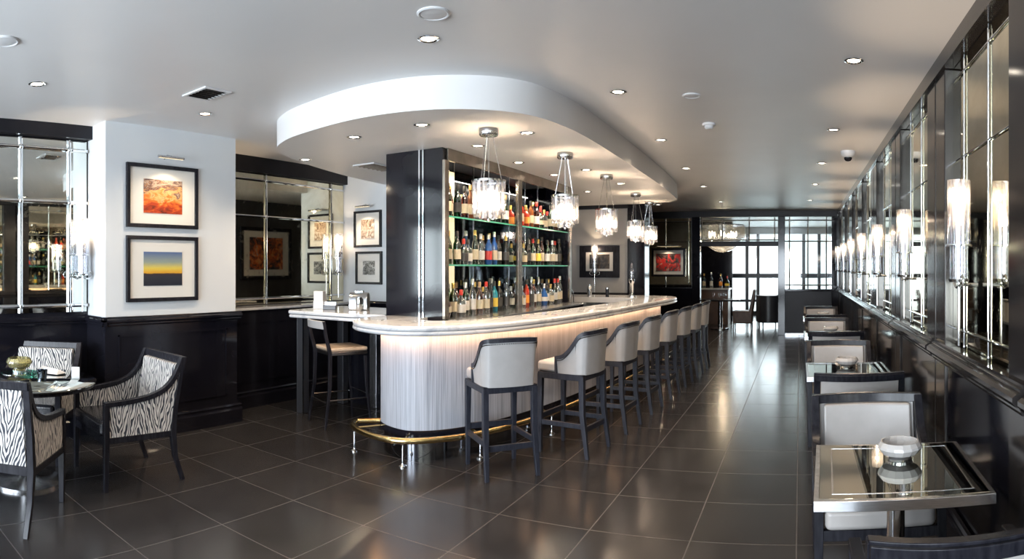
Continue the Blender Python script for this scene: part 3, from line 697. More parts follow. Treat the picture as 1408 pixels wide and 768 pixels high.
def bottle(shape, col, lab, cap, loc, label, group, s=1.0):
    prof, l0, l1 = SHAPE[shape]; key = (shape, col)
    if key not in proto: proto[key] = mesh_of(MB().lathe(prof, seg=16), 'bottle_glass', BG[col])
    kl = (shape, 'L', lab); r = max(p[0] for p in prof) + .0012
    if shape == 'round': r = .0515
    if kl not in proto: proto[kl] = mesh_of(MB().lathe([(r - .001, l0), (r, l0), (r, l1), (r - .001, l1)], seg=16, close=True), 'bottle_label', LB[lab])
    kc = (shape, 'C', cap); h = prof[-1][1]
    if kc not in proto: proto[kc] = mesh_of(MB().lathe([(.0165, h - .035), (.0165, h + .012), (.013, h + .016), (0, h + .016)], seg=12), 'bottle_cap', CP[cap])
    t = thing('liquor_bottle', label, 'bottle', loc, random.uniform(0, 6), group); t.scale = (s, s, s)
    for nm, k in (('glass_body', key), ('paper_label', kl), ('stopper', kc)):
        o = bpy.data.objects.new(nm, proto[k]); COL.objects.link(o); o.parent = t
rows = [  # bay, shelf z, y0, y1, spec
 ('near', 'top', 2.014, CY0 + .16, CYM - .10, ['olive tall cream black', 'green tall dark black', 'amber tall cream black', 'brown slim cream gold', 'clear squat white silver', 'amber round cream gold', 'green tall white black', 'olive slim cream black', 'green tall white gold']),
 ('near', 'middle', 1.574, CY0 + .15, CYM - .10, ['olive tall cream gold', 'green tall cream black', 'clear squat dark red', 'clear squat white black', 'green slim cream gold', 'clear tall white silver', 'blue tall red silver', 'blue slim cream silver', 'black tall white black', 'black tall dark gold']),
 ('near', 'bottom', 1.085, CY0 + .13, CYM - .09, ['amber round cream gold', 'olive tall cream gold', 'clear squat white red', 'green tall white silver', 'clear slim white silver', 'amber tall cream cork', 'clear tall cream red', 'black slim dark black', 'teal tall yellow black', 'black tall dark gold', 'clear slim dark black']),
 ('far', 'top', 2.014, CYM + .12, CY1 - .12, ['red tall cream red', 'red squat orange gold', 'brown tall cream black', 'amber tall white red', 'green round cream red', 'clear squat cream gold', 'green tall cream black', 'amber slim cream gold', 'clear tall white silver']),
 ('far', 'middle', 1.574, CYM + .12, CY1 - .12, ['olive round yellow black', 'clear squat cream gold', 'black tall dark black', 'green tall cream red', 'olive tall yellow gold', 'amber slim cream black', 'green tall white black', 'clear tall cream silver', 'black tall white red', 'black slim dark black']),
 ('far', 'bottom', 1.085, CYM + .11, CY1 - .10, ['clear tall cream cork', 'clear squat white silver', 'red tall orange black', 'clear slim dark silver', 'amber tall white gold', 'clear tall cream silver', 'blue round white silver', 'black tall white black', 'clear squat cream gold', 'olive tall white red', 'clear tall cream red', 'clear slim cream silver'])]
SN = {'tall': 'tall', 'slim': 'slim', 'squat': 'squat', 'round': 'round-bodied'}
for bay, sh, z, y0, y1, spec in rows:
    n = len(spec)
    for i, s in enumerate(spec):
        c, shp, lab, cap = s.split()
        x = -3.07 + random.uniform(-.02, .02)
        bottle(shp, c, lab, cap, (x, y0 + (y1 - y0) * (i + .5) / n, z + .001),
               '%s %s bottle with %s label, %s on %s shelf, %s bay' % (SN[shp], {'olive': 'olive-green', 'clear': 'clear glass', 'red': 'red', 'amber': 'amber'}.get(c, c), {'dark': 'black'}.get(lab, lab), ORD[i], sh, bay), 'bottles on the %s shelf of the %s bay' % (sh, bay), 1.02 if sh == 'bottom' else 1.0)

for bay, sh, z, y0, y1, spec in rows:
    back = spec[1::2] + spec[::4]; n = len(back) - 1
    for i, s in enumerate(back[:n]):
        c, shp, lab, cap = s.split()
        bottle(shp, c, lab, cap, (-3.215 + random.uniform(-.015, .015), y0 + .05 + (y1 - y0 - .1) * (i + .5) / n, z + .001),
               '%s %s bottle, %s in the back row on the %s shelf, %s bay' % (SN[shp], {'olive': 'olive-green', 'clear': 'clear glass'}.get(c, c), ORD[i], sh, bay), 'back row bottles on the %s shelf of the %s bay' % (sh, bay))

# ------------------------------------------------------------------ pendants over the bar
def make_pendant():
    t = thing('pendant_light', '', 'pendant lamp')
    z0 = SOFF
    MB().lathe([(0, 0), (.072, 0), (.075, -.008), (.075, -.045), (.068, -.055), (0, -.055)], seg=32).build('canopy', M['steel'], t)
    for k in range(3):
        a = 2 * pi * k / 3 + .4
        MB().tube([(.03 * cos(a), .03 * sin(a), -.05), (.10 * cos(a), .10 * sin(a), -.40)], .0028, 6).build('suspension_rod', M['steel'], t)
    MB().tube([(0, 0, -.05), (0, 0, -.42)], .0025, 6).build('power_cord', M['steel'], t)
    MB().lathe([(.128, -.395), (.132, -.395), (.132, -.41), (.128, -.41)], seg=32, close=True).build('top_ring', M['chrome'], t)
    MB().lathe([(.112, -.398), (.128, -.398), (.128, -.408), (.112, -.408)], seg=32, close=True).build('top_plate', M['chrome'], t)
    for k in range(14):
        a = 2 * pi * k / 14; mb = MB(); ca, sa = cos(a), sin(a); vs = []
        for z in (-.655, -.40):
            for (dr, dt) in ((.012, 0), (0, .022), (-.010, 0), (0, -.022)): r = .118 + dr; vs.append((r * ca - dt * sa, r * sa + dt * ca, z))
        mb.add(vs, [(0, 3, 2, 1), (4, 5, 6, 7), (0, 1, 5, 4), (1, 2, 6, 5), (2, 3, 7, 6), (3, 0, 4, 7)]); mb.build('glass_bar', M['crystal'], t, bevel=.003)
    for k in range(8):
        a = 2 * pi * k / 8; mb = MB(); ca, sa = cos(a), sin(a); vs = []
        for z in (-.69, -.45):
            for (dr, dt) in ((.010, 0), (0, .022), (-.008, 0), (0, -.022)): r = .068 + dr; vs.append((r * ca - dt * sa, r * sa + dt * ca, z))
        mb.add(vs, [(0, 3, 2, 1), (4, 5, 6, 7), (0, 1, 5, 4), (1, 2, 6, 5), (2, 3, 7, 6), (3, 0, 4, 7)]); mb.build('inner_glass_bar', M['crystal'], t, bevel=.003)
    for k in range(3):
        a = 2 * pi * k / 3 + 1; MB().lathe([(0, -.59), (.014, -.58), (.019, -.55), (.013, -.51), (.008, -.47), (0, -.47)], (.04 * cos(a), .04 * sin(a), 0), 12).build('bulb', M['bulb'], t)
    MB().lathe([(0, -.715), (.012, -.705), (.012, -.69), (0, -.69)], seg=12).build('finial', M['chrome'], t)
    l = bpy.data.lights.new('pendant_lamp', 'POINT'); l.energy = 22; l.color = (1, .74, .50); l.shadow_soft_size = .05
    o = bpy.data.objects.new('pendant_lamp', l); COL.objects.link(o); o.parent = t; o.location = (0, 0, -.56)
    return t
pen = make_pendant()
for i, ((x, y), lb) in enumerate(zip(((672, 177), (777, 210), (834, 240), (874, 265), (893, 277)), ('largest and nearest', 'second', 'third', 'fourth', 'farthest, fifth'))):
    X, Y = at(x, y, SOFF)
    lb = 'crystal bar pendant light over the bar, %s from the camera' % lb
    if i == 0: pen.location = (X, Y, SOFF); pen['label'] = lb; pen['group'] = 'crystal pendants over the bar'
    else: dup(pen, (X, Y, SOFF), i * .7, lb)

# ------------------------------------------------------------------ upholstered bar stools
def make_stool():
    """faces +y; back at -y"""
    t = thing('bar_stool', '', 'bar stool')
    w, d = .215, .215
    # rear and front legs
    for sx in (-1, 1):
        MB().bars([(sx * (w - .02), -d + .02, .66), (sx * (w - .02), -d + .015, .35), (sx * (w - .012), -d - .035, 0)], [(.022, .022), (.021, .021), (.015, .015)]).build('leg', M['stoolwood'], t, bevel=.003)
        MB().bars([(sx * (w - .02), d - .02, .66), (sx * (w - .018), d - .015, 0)], [(.022, .022), (.015, .015)]).build('leg', M['stoolwood'], t, bevel=.003)
    mb = MB(); mb.box(-w, w, -d, -d + .03, .625, .675); mb.box(-w, w, d - .03, d, .625, .675); mb.box(-w, -w + .03, -d, d, .625, .675); mb.box(w - .03, w, -d, d, .625, .675)
    mb.build('seat_frame', M['stoolwood'], t, bevel=.003)
    MB().box(-w + .03, w - .03, -d - .0, -d + .022, .20, .245).build('stretcher', M['stoolwood'], t, bevel=.003)
    MB().box(-w + .03, w - .03, d - .03, d - .005, .28, .325).build('footrest', M['stoolwood'], t, bevel=.003)
    for sx in (-1, 1): MB().box(sx * (w - .02) - .011, sx * (w - .02) + .011, -d + .02, d - .02, .235, .275).build('stretcher', M['stoolwood'], t, bevel=.003)
    MB().box(-w + .012, w - .012, -d + .05, d + .015, .675, .765).build('seat', M['greyleather'], t, bevel=.028, seg=4)
    # wrap-around shell: plan path with a top height per point
    P = [(-w - .002, .03, .80), (-w - .006, -.03, .815), (-w - .008, -.09, .865), (-w - .008, -.14, .93), (-w - .004, -.18, .985), (-w + .012, -.222, 1.005), (-w + .055, -.248, 1.01), (0, -.268, 1.015)]
    P = P + [(-x, y, z) for x, y, z in P[-2::-1]]
    PS = spline(P, 5); secs = []; rl = []
    n = len(PS)
    for i, p in enumerate(PS):
        a = PS[max(0, i - 1)]; b = PS[min(n - 1, i + 1)]; tv = Vector((b.x - a.x, b.y - a.y)).normalized(); nn = Vector((tv.y, -tv.x))   # outward (path runs counter-clockwise seen from above)
        if nn.dot(Vector((p.x, p.y + .02))) < 0: nn = -nn
        th = .038
        k = max(0, (p.z - .8) / .21); lean = .012 * k
        ox, oy = p.x, p.y
        bx_, by_ = p.x - nn.x * .015, p.y * (1) + (.02 if p.y < -.15 else 0) * 1.0
        secs.append([(bx_, by_, .672), (ox, oy, p.z), (ox - nn.x * .012, oy - nn.y * .012, p.z + .008), (ox - nn.x * th, oy - nn.y * th, p.z), (bx_ - nn.x * th, by_ - nn.y * th, .672)])
        c = Vector((ox - nn.x * .015, oy - nn.y * .015, p.z + .010)); rl.append((c, nn))
    mb = MB(); mb.strip(secs); mb.build('backrest', M['greyleather'], t, smooth=True)
    mb = MB(); ss = []
    for i, (c, nn) in enumerate(rl):
        a = rl[max(0, i - 1)][0]; b = rl[min(n - 1, i + 1)][0]; tv = (b - a).normalized(); u = Vector((nn.x, nn.y, 0)); w_ = tv.cross(u).normalized()
        if w_.z < 0: w_ = -w_
        ss.append([c + u * .022 - w_ * .022, c + u * .022 + w_ * .010, c - u * .028 + w_ * .010, c - u * .028 - w_ * .016])
    # rail runs down at both front ends
    for q in (0, -1):
        c, nn = rl[q]; u = Vector((nn.x, nn.y, 0)); e = [Vector((c.x, c.y + .008, z)) for z in (.675,)]
        cc = e[0]; sec = [cc + u * .020 + Vector((0, .010, 0)), cc + u * .020 - Vector((0, .010, 0)), cc - u * .028 - Vector((0, .010, 0)), cc - u * .028 + Vector((0, .010, 0))]
        top = ss[q]
        m2 = MB(); tp = Vector((c.x, c.y + .008, c.z + .006)); s2 = [tp + (v - cc) for v in sec]
        m2.strip([sec, s2]); m2.build('front_post', M['stoolwood'], t, bevel=.002)
    mb.strip(ss); mb.build('top_rail', M['stoolwood'], t, bevel=.003)
    mb = MB()
    for i in range(0, n):
        c, nn = rl[i]; p = Vector((c.x, c.y, 0)) + Vector((nn.x, nn.y, 0)) * .0155; mb.lathe([(0, -.001), (.0055, .003), (0, .008)], (p.x, p.y, c.z - .036), 6)
        if i < n - 1:
            c2 = rl[i + 1][0]; p2 = Vector((c2.x, c2.y, 0)) + Vector((rl[i + 1][1].x, rl[i + 1][1].y, 0)) * .0155; p = (p + p2) / 2; mb.lathe([(0, -.001), (.0055, .003), (0, .008)], (p.x, p.y, (c.z + c2.z) / 2 - .036), 6)
    o = mb.build('nailheads', M['trimmetal'], t); o['kind'] = 'stuff'
    return t
stool = make_stool()
def face(dx, dy): return atan2(dy, dx) - pi/2
ST = [(-2.22, 4.33, face(-.75, .66)), (-1.90, 5.05, face(-.99, .14)), (-1.82, 5.86, face(-.995, .08)), (-1.78, 6.68, face(-1, .06)), (-1.74, 7.48, face(-1, .05)), (-1.70, 8.22, face(-1, .05)), (-1.67, 8.95, face(-1, .02)), (-1.66, 9.66, face(-1, -.05))]
for i, (x, y, a) in enumerate(ST):
    lb = ['pale grey leather bar stool at the curved end, nearest the camera', 'second pale grey bar stool from the camera, first along the straight side', 'third pale grey bar stool from the camera along the bar', 'fourth pale grey bar stool from the camera along the bar', 'fifth pale grey bar stool from the camera along the bar', 'sixth pale grey bar stool from the camera along the bar', 'seventh pale grey bar stool from the camera along the bar', 'farthest pale grey bar stool at the far end of the row'][i]
    if i == 0: stool.location = (x, y, 0); stool.rotation_euler = (0, 0, a); stool['label'] = lb; stool['group'] = 'upholstered stools along the bar'
    else: dup(stool, (x, y, 0), a, lb)

# ------------------------------------------------------------------ side counter with its own stool
sidec = thing('side_counter', 'white marble side counter on dark posts behind the left end of the bar', 'counter', (-4.3, 5.1, 0))
pts = [(-4.86, 4.66), (-4.80, 4.58), (-3.98, 4.62), (-3.66, 4.76), (-3.66, 5.55), (-4.92, 5.55)]
nz = [(.014, 1.062), (.0, 1.066), (-.004, 1.075), (0, 1.09), (.012, 1.10)]
mb = MB().prism([(x + 4.3, y - 5.1) for x, y in pts], 1.062, 1.10); mb.build('marble_top', M['marble'], sidec, bevel=.014, seg=4)
mb = MB().prism([(x + 4.3 + (.006 if x < -4.5 else 0), y - 5.1 + .006) for x, y in pts], 1.024, 1.058); mb.build('marble_lower_edge', M['marble'], sidec, bevel=.014, seg=4)
for x, y in ((-4.78, 4.78), (-4.78, 5.42)): MB().box(x + 4.3 - .045, x + 4.3 + .045, y - 5.1 - .045, y - 5.1 + .045, 0, 1.024).build('post', M['darkgrey'], sidec, bevel=.006)
for dx in (-.047, .047): MB().box(-4.78 + 4.3 + dx - .004, -4.78 + 4.3 + dx + .004, 4.733 - 5.1 - .004, 4.733 - 5.1 + .004, 0, 1.024).build('chrome_trim', M['chrome'], sidec)
MB().box(-4.35 + 4.3 - .05, -4.35 + 4.3 + .05, .33, .40, 0, 1.024).build('post', M['steel'], sidec, bevel=.006)
MB().box(-4.2 + 4.3 - .008, -4.2 + 4.3 + .008, .33, .345, 0, 1.024).build('chrome_trim', M['chrome'], sidec)
MB().box(-4.92 + 4.3, -3.66 + 4.3, .41, .45, 0, 1.024).build('back_panel', M['black'], sidec)

def curved_stool():
    t = thing('bar_stool', 'slim dark bar stool with low open back and pale seat at the side counter', 'bar stool', (-4.20, 4.72, 0), face(.40, .92))
    w, d = .20, .20
    for sx in (-1, 1):
        MB().bars([(sx * (w - .005), -d - .06, 1.03), (sx * (w - .01), -d - .035, .88), (sx * (w - .015), -d + .01, .72), (sx * (w - .01), -d + .005, .4), (sx * (w + .01), -d - .05, 0)], [(.012, .014), (.013, .016), (.015, .018), (.014, .016), (.010, .011)]).build('rear_leg', M['blackwood'], t, bevel=.003)
        MB().bars([(sx * (w - .02), d - .01, .68), (sx * (w - .012), d - .0, .4), (sx * (w + .01), d + .04, 0)], [(.015, .015), (.013, .013), (.009, .009)]).build('front_leg', M['blackwood'], t, bevel=.003)
    MB().box(-w, w, -d + .01, d + .01, .695, .735).build('seat_frame', M['steel'], t, bevel=.008)
    MB().box(-w + .004, w - .004, -d + .015, d + .012, .735, .77).build('seat', M['tanwood'], t, bevel=.012, seg=3)
    mb = MB(); ss = []
    for k in range(9):
        u = -1 + k / 4; x = u * (w - .002); y = -d - .055 - .03 * (1 - u * u)
        ss.append([(x, y - .012, .955), (x, y - .016, 1.03), (x, y + .010, 1.032), (x, y + .014, .955)])
    mb.strip(ss); mb.build('backrest', M['greyleather'], t, bevel=.004)
    for (a, b, z) in (((-w, -d - .02), (w, -d - .02), .24), ((-w, d + .025), (w, d + .025), .30), ((-w, -d - .02), (-w, d + .02), .27), ((w, -d - .02), (w, d + .02), .27)):
        MB().tube([(a[0], a[1], z), (b[0], b[1], z)], .007, 8).build('stretcher', M['steel'], t)
curved_stool()

# things on the side counter
t = thing('napkin_holder', 'polished chrome gabled box on the side counter below the small photographs', 'box', (-4.28, 5.12, 1.10), .5)
mb = MB(); g_ = [(-.08, 0), (.08, 0), (.085, .12), (.05, .17), (.028, .185), (-.028, .185), (-.05, .17), (-.085, .12)]
mb.side(g_, -.10, .10); mb.build('body', M['chrome'], t, bevel=.012, seg=3)
MB().box(-.045, .045, -.035, .035, .183, .205).build('lid', M['chrome'], t, bevel=.006)
MB().lathe([(0, 0), (.03, 0), (.034, .01), (.034, .12), (.03, .14), (0, .145)], (.02, -.12, 0), 16).build('side_canister', M['chrome'], t)
t = thing('menu_box', 'upright white card box on the side counter', 'box', (-4.72, 5.0, 1.10), .35)
MB().box(-.075, .045, -.05, .05, 0, .085).build('lower_box', M['paper'], t, bevel=.004)
MB().side([(-.05, .086), (.05, .086), (.05, .15), (.03, .19), (-.05, .19)], -.07, .04).build('upper_box', M['paper'], t, bevel=.005)
t = thing('card_holder', 'small dark card holder beside the white card box', 'card holder', (-4.52, 4.92, 1.10), .5)
MB().box(-.07, .07, -.03, .03, 0, .05).build('tray', M['darkgrey'], t, bevel=.004)
MB().box(-.062, .062, .015, .022, .01, .08).build('card', M['steel'], t)

# things on the bar
def lathe_thing(name, label, cat, loc, parts, group=None):
    t = thing(name, label, cat, loc, 0, group)
    for nm, prof, m in parts: MB().lathe(prof, seg=20).build(nm, M[m], t)
    return t
lathe_thing('beer_tap_column', 'tall clear glass and chrome tap column on the far end of the bar', 'beer tap', (-2.52, 9.25, 1.10),
            [('base', [(0, 0), (.07, 0), (.07, .02), (.03, .04), (0, .04)], 'chrome'), ('column', [(.03, .04), (.03, .20), (.045, .22), (.045, .27), (0, .28)], 'chrome'), ('glass_top', [(.022, .28), (.028, .40), (.012, .50), (0, .52)], 'crystal')])
lathe_thing('cocktail_shaker', 'steel cocktail shaker standing at the inner edge of the far bar', 'shaker', (-3.15, 9.12, 1.10), [('cup', [(0, 0), (.032, 0), (.042, .11), (.042, .115), (0, .115)], 'steel'), ('cap', [(.042, .115), (.035, .15), (.018, .165), (.018, .185), (0, .19)], 'steel')])
lathe_thing('pepper_mill', 'small black cylinder beside the cocktail shaker on the far bar', 'canister', (-2.88, 9.16, 1.10), [('body', [(0, 0), (.026, 0), (.026, .12), (0, .12)], 'black'), ('lid', [(.027, .12), (.027, .14), (0, .145)], 'steel')])
for i, (y, x) in enumerate(((5.55, -2.74), (6.2, -2.72), (6.85, -2.70))):
    t = thing('speed_rail', 'steel bottle rack hung on the back bar, %s from the camera' % ORD[i], 'rack', (x, y, .93))
    mb = MB(); mb.box(-.05, .05, -.27, .27, 0, .01); mb.box(-.05, -.045, -.27, .27, 0, .11); mb.box(.045, .05, -.27, .27, 0, .09); mb.box(-.05, .05, -.27, -.265, 0, .10); mb.box(-.05, .05, .265, .27, 0, .10)
    mb.build('tray', M['steel'], t, bevel=.002)
    MB().tube([(.052, -.27, .10), (.052, .27, .10)], .006, 8).build('front_bar', M['chrome'], t)
t = thing('sink_unit', 'steel underbar sink behind the far end of the bar', 'sink', (-3.2, 8.35, 0))
MB().box(-.35, .35, -.28, .28, 0, .92).build('cabinet', M['steel'], t, bevel=.01)
MB().box(-.30, .30, -.22, .22, .92, .93).build('basin', M['darkmirror'], t)
MB().tube(spline([(0, .2, .92), (0, .2, 1.14), (0, .12, 1.22), (0, .02, 1.18)], 6), .01, 10).build('tap', M['chrome'], t)

# ------------------------------------------------------------------ armchairs
def armchair(name, cat, fab, seatm, bow=0.0, w=.30, wood='blackwood', inner=None):
    """faces +y"""
    t = thing(name, '', cat)
    d = .27
    A = [(-.345, .885), (-.315, .82), (-.27, .74), (-.20, .675), (-.10, .635), (.02, .615), (.14, .605), (.27, .60)]
    AS = [(p.x, p.y) for p in spline([(a, b, 0) for a, b in A], 4)]
    for sx in (-1, 1):
        x0, x1 = sx * (w - .022), sx * (w + .022)
        top = []; bot = []
        for i, (y, z) in enumerate(AS):
            a = AS[max(0, i - 1)]; b = AS[min(len(AS) - 1, i + 1)]; tx, tz = b[0] - a[0], b[1] - a[1]; L_ = hypot(tx, tz); nx, nz_ = -tz / L_, tx / L_
            h = .017; top.append((y + nx * -h if False else y + nx * h, z + nz_ * h)); bot.append((y - nx * h, z - nz_ * h))
        MB().side(top + bot[::-1], min(x0, x1), max(x0, x1)).build('arm', M[wood], t, bevel=.004)
        pan = [(y, z) for y, z in AS if y < .24] + [(.24, .595), (.24, .37), (-.27, .37)]
        MB().side(pan, min(sx * (w - .016), sx * (w + .010)), max(sx * (w - .016), sx * (w + .010))).build('side_panel', M[fab], t, bevel=.006)
        MB().box(min(x0, x1) + .004, max(x0, x1) - .004, -.27, .26, .33, .372).build('side_rail', M[wood], t, bevel=.003)
        MB().bars([(sx * w, .255, .60), (sx * w, .255, .34), (sx * w, .258, 0)], [(.022, .020), (.022, .020), (.016, .015)]).build('leg', M[wood], t, bevel=.003)
        MB().bars([(sx * w, -.350, .885), (sx * w, -.285, .55), (sx * w, -.265, .36), (sx * w, -.285, .18), (sx * w, -.35, 0)], [(.022, .016), (.021, .018), (.021, .022), (.018, .018), (.015, .015)]).build('leg', M[wood], t, bevel=.003)
    def bowed(y, x): return y - bow * (1 - (x / w) ** 2)
    K = 12
    def curved(nm, m, za, zb, yfa, yfb, th, half, bev, lift=0):
        mb = MB(); ss = []
        for k in range(K + 1):
            x = -half + 2 * half * k / K; q = lift * ((x / w) ** 2)
            ss.append([(x, bowed(yfa, x), za), (x, bowed(yfb, x), zb + q), (x, bowed(yfb, x) + th, zb + q), (x, bowed(yfa, x) + th, za)])
        mb.strip(ss); return mb.build(nm, m, t, bevel=bev)
    def yb(z): return -.282 - (z - .42) * .16
    curved('top_rail', M[wood], .845, .895, yb(.845) - .018, yb(.895) - .018, .040, w + .018, .004)
    if bow: curved('outer_rail', M[wood], .838, .885, yb(.838) - .034, yb(.885) - .034, .022, w + .016, .004)
    curved('lower_rail', M[wood], .33, .385, -.285, -.285, .032, w - .02, .003)
    curved('backrest', M[inner or fab], .40, .842, yb(.40), yb(.842), .050, w - .045, .014)
    curved('back_panel', M[fab], .388, .843, yb(.388) - .014, yb(.843) - .014, .012, w - .024, .003)
    MB().box(-w + .02, w - .02, .235, .268, .32, .372).build('front_rail', M[wood], t, bevel=.003)
    MB().box(-w + .028, w - .028, -.235, .285, .372, .475).build('seat_cushion', M[seatm], t, bevel=.03, seg=4)
    return t
z0 = armchair('armchair', 'armchair', 'zebra', 'blackleather')
z0.location = (-4.16, 2.27, 0); z0.rotation_euler = (0, 0, face(-.08, -1)); z0['label'] = 'zebra-print armchair with black leather seat standing right of the round table, side view'; z0['group'] = 'zebra armchairs around the round table'
dup(z0, (-3.86, 1.25, 0), face(-.73, .68), 'zebra-print armchair in the left foreground with its back to the camera')
dup(z0, (-4.93, 1.85, 0), face(.72, -.62), 'zebra-print armchair behind the round table against the dark wall, facing the camera')

c0 = armchair('dining_armchair', 'armchair', 'cream', 'cream', bow=.05, w=.285, wood='blackwood'); firstc = True
TY = [2.53, 5.03, 7.72, 10.2]
tn = ['first', 'second', 'third', 'fourth']
for i, ty in enumerate(TY):
    for side in (0, 1):
        by = [[1.66, 3.50], [4.22, 6.08], [6.95, 8.82], [9.42, 11.4]][i][side]
        if side == 0: loc = (.48 if i == 0 else .40, by + (.33 if i == 0 else .36), 0); rz = 0
        else: loc = (.37, by - .36, 0); rz = pi
        lb = ('cream armchair facing away at the near side of the %s table on the right' if side == 0 else 'cream armchair facing the camera at the far side of the %s table on the right') % tn[i]
        if firstc: c0.scale = (1, 1, .945); c0.location = loc; c0.rotation_euler = (0, 0, rz); c0['label'] = lb; c0['group'] = 'cream armchairs along the right wall'; firstc = False
        else: dup(c0, loc, rz, lb)

# ------------------------------------------------------------------ tables on the right
def make_table():
    t = thing('cafe_table', '', 'table')
    a, b = .325, .35
    mb = MB(); mb.box(-a, a, -b, -b + .02, .70, .738); mb.box(-a, a, b - .02, b, .70, .738); mb.box(-a, -a + .02, -b + .02, b - .02, .70, .738); mb.box(a - .02, a, -b + .02, b - .02, .70, .738)
    mb.box(-a + .02, a - .02, -b + .02, b - .02, .70, .73); mb.build('steel_edge', M['steel'], t, bevel=.002)
    MB().box(-a + .018, a - .018, -b + .018, b - .018, .7305, .7395).build('mirror_top', M['tablemirror'], t, bevel=.003)
    mb = MB()
    for (x0, x1, y0, y1) in ((-.26, .26, -.285, -.279), (-.26, .26, .279, .285), (-.26, -.254, -.279, .279), (.254, .26, -.279, .279)): mb.box(x0, x1, y0, y1, .7395, .7405)
    mb.build('inlay_line', M['steel'], t)
    MB().lathe([(.038, .02), (.038, .70)], seg=28).build('column', M['chrome'], t)
    MB().lathe([(0, 0), (.21, 0), (.215, .006), (.20, .014), (.06, .026), (0, .028)], seg=36).build('base', M['steel'], t)
    return t
def make_bowl(name, r, m1, cat):
    t = thing(name, '', cat)
    MB().lathe([(0, .0), (r * .55, 0), (r * .58, .010), (r * .5, .018), (0, .018)], seg=28).build('foot', M['chrome'], t)
    N_ = 16; mb = MB(); prof = [(r * .45, .018), (r * .8, .028), (r, .052), (r * .97, .062), (r * .85, .078), (r * .80, .078), (r * .90, .055), (r * .7, .036), (r * .3, .030)]
    mb.lathe(prof, seg=N_); mb.smooth = False; mb.build('glass_body', M[m1], t)
    return t
tb0 = make_table(); bw0 = make_bowl('crystal_bowl', .095, 'bowlglass', 'bowl')
for i, ty in enumerate(TY):
    lb = ['mirror-topped square table nearest the camera along the right wall', 'second mirror-topped square table along the right wall', 'third mirror-topped square table along the right wall', 'farthest mirror-topped square table along the right wall'][i]
    lb2 = 'round crystal bowl on the %s table along the right wall' % ['nearest', 'second', 'third', 'farthest'][i]
    by = ty + (.11 if i == 0 else .1)
    if i == 0:
        tb0.location = (.385, ty, 0); tb0.rotation_euler = (0, 0, -.04); tb0['label'] = lb; tb0['group'] = 'mirror tables along the right wall'
        bw0.location = (.42, by, .7405); bw0['label'] = lb2; bw0['group'] = 'crystal bowls on the right tables'
    else: dup(tb0, (.375, ty, 0), 0, lb); dup(bw0, (.38 , by, .7405), 0, lb2)

# ------------------------------------------------------------------ round table on the left
TX, TYY = -4.32, 1.57
t = thing('round_table', 'round glass-topped table with zebra armchairs at the left', 'table', (TX, TYY, 0))
MB().lathe([(0, .722), (.50, .722), (.506, .727), (.506, .735), (.50, .74), (0, .74)], seg=56).build('glass_top', M['tablemirror'], t)
MB().lathe([(.45, .70), (.49, .70), (.49, .7215), (.45, .7215)], seg=48, close=True).build('rim', M['blackwood'], t)
MB().lathe([(0, 0), (.26, 0), (.26, .018), (.08, .04), (.045, .07), (.045, .66), (.10, .70), (0, .70)], seg=32).build('pedestal', M['steel'], t)
a = make_bowl('amber_bowl', .10, 'amber', 'bowl'); a.location = (-4.57, 1.60, .752); a.scale = (1, 1, 1.35); a['label'] = 'amber cut-crystal bowl on the round table'
o = MB().lathe([(0, 0), (.15, 0), (.152, .006), (.15, .011), (0, .011)], seg=40).build('glass_plate', M['greenglass']); o.location = (-4.53, 1.60, .7405); tag(o, 'green-tinted glass plate under the amber bowl', 'plate')
lathe_thing('tea_light_holder', 'small dark glass candle holder beside the amber bowl', 'candle holder', (-4.34, 1.70, .7405), [('glass', [(0, 0), (.034, 0), (.040, .055), (.036, .055), (.031, .01), (0, .01)], 'darkmirror'), ('candle', [(0, .011), (.029, .011), (.029, .03), (0, .03)], 'paper')])
t = thing('folded_napkin', 'folded white napkin behind the candle holder on the round table', 'napkin', (-4.50, 1.84, .7405), .5)
MB().add([(-.10, -.06, 0), (.10, -.06, 0), (.10, .06, 0), (-.10, .06, 0), (-.09, -.01, .05), (.06, .01, .03)], [(0, 3, 2, 1), (0, 1, 5, 4), (1, 2, 5), (2, 3, 4, 5), (3, 0, 4)]).build('cloth', M['paper'], t, bevel=.004)
t = thing('menu_card', 'small clear acrylic card stand at the edge of the round table', 'card', (-4.19, 1.90, .7405), .9)
MB().box(-.03, .03, -.003, .003, 0, .085).build('acrylic_sheet', M['paper'], t)
MB().box(-.035, .035, -.02, .02, 0, .006).build('foot', M['glass'], t)
t = thing('menu_tray', 'flat black rectangular tray at the middle of the round table', 'tray', (-4.30, 1.46, .7405), .2)
MB().box(-.11, .11, -.07, .07, 0, .012).build('tray', M['black'], t, bevel=.003)

# ------------------------------------------------------------------ next room
t = thing('reception_desk', 'brown fronted desk with a pale top in the next room', 'desk', (-2.35, 17.2, 0))
MB().box(-1.2, .42, -.3, .3, 0, .94).build('front', M['desk'], t, bevel=.01)
MB().box(-1.22, .45, -.33, .33, .94, .98).build('top', M['marble'], t, bevel=.006)
struct(MB().box(-4.2, -1.92, 17.9, 18.1, 0, CEIL).build('wall_desk_screen', M['black']))
for i, (x, s) in enumerate(((-2.62, 'green tall cream gold'), (-2.42, 'clear slim white silver'), (-2.16, 'amber tall orange gold'), (-1.98, 'green round yellow red'))):
    c, shp, lab, cap = s.split()
    bottle(shp, c, lab, cap, (x, 17.15, .981), ['green', 'clear', 'amber', 'round green'][i] + ' bottle on the desk in the next room', 'bottles on the far desk', 1.25)
t = thing('pedestal_dining_table', 'round dining table on a chrome column seen through the doorway', 'table', (-2.0, 15.75, 0))
MB().lathe([(0, .715), (.50, .715), (.51, .73), (.50, .745), (0, .745)], seg=40).build('top', M['blackwood'], t)
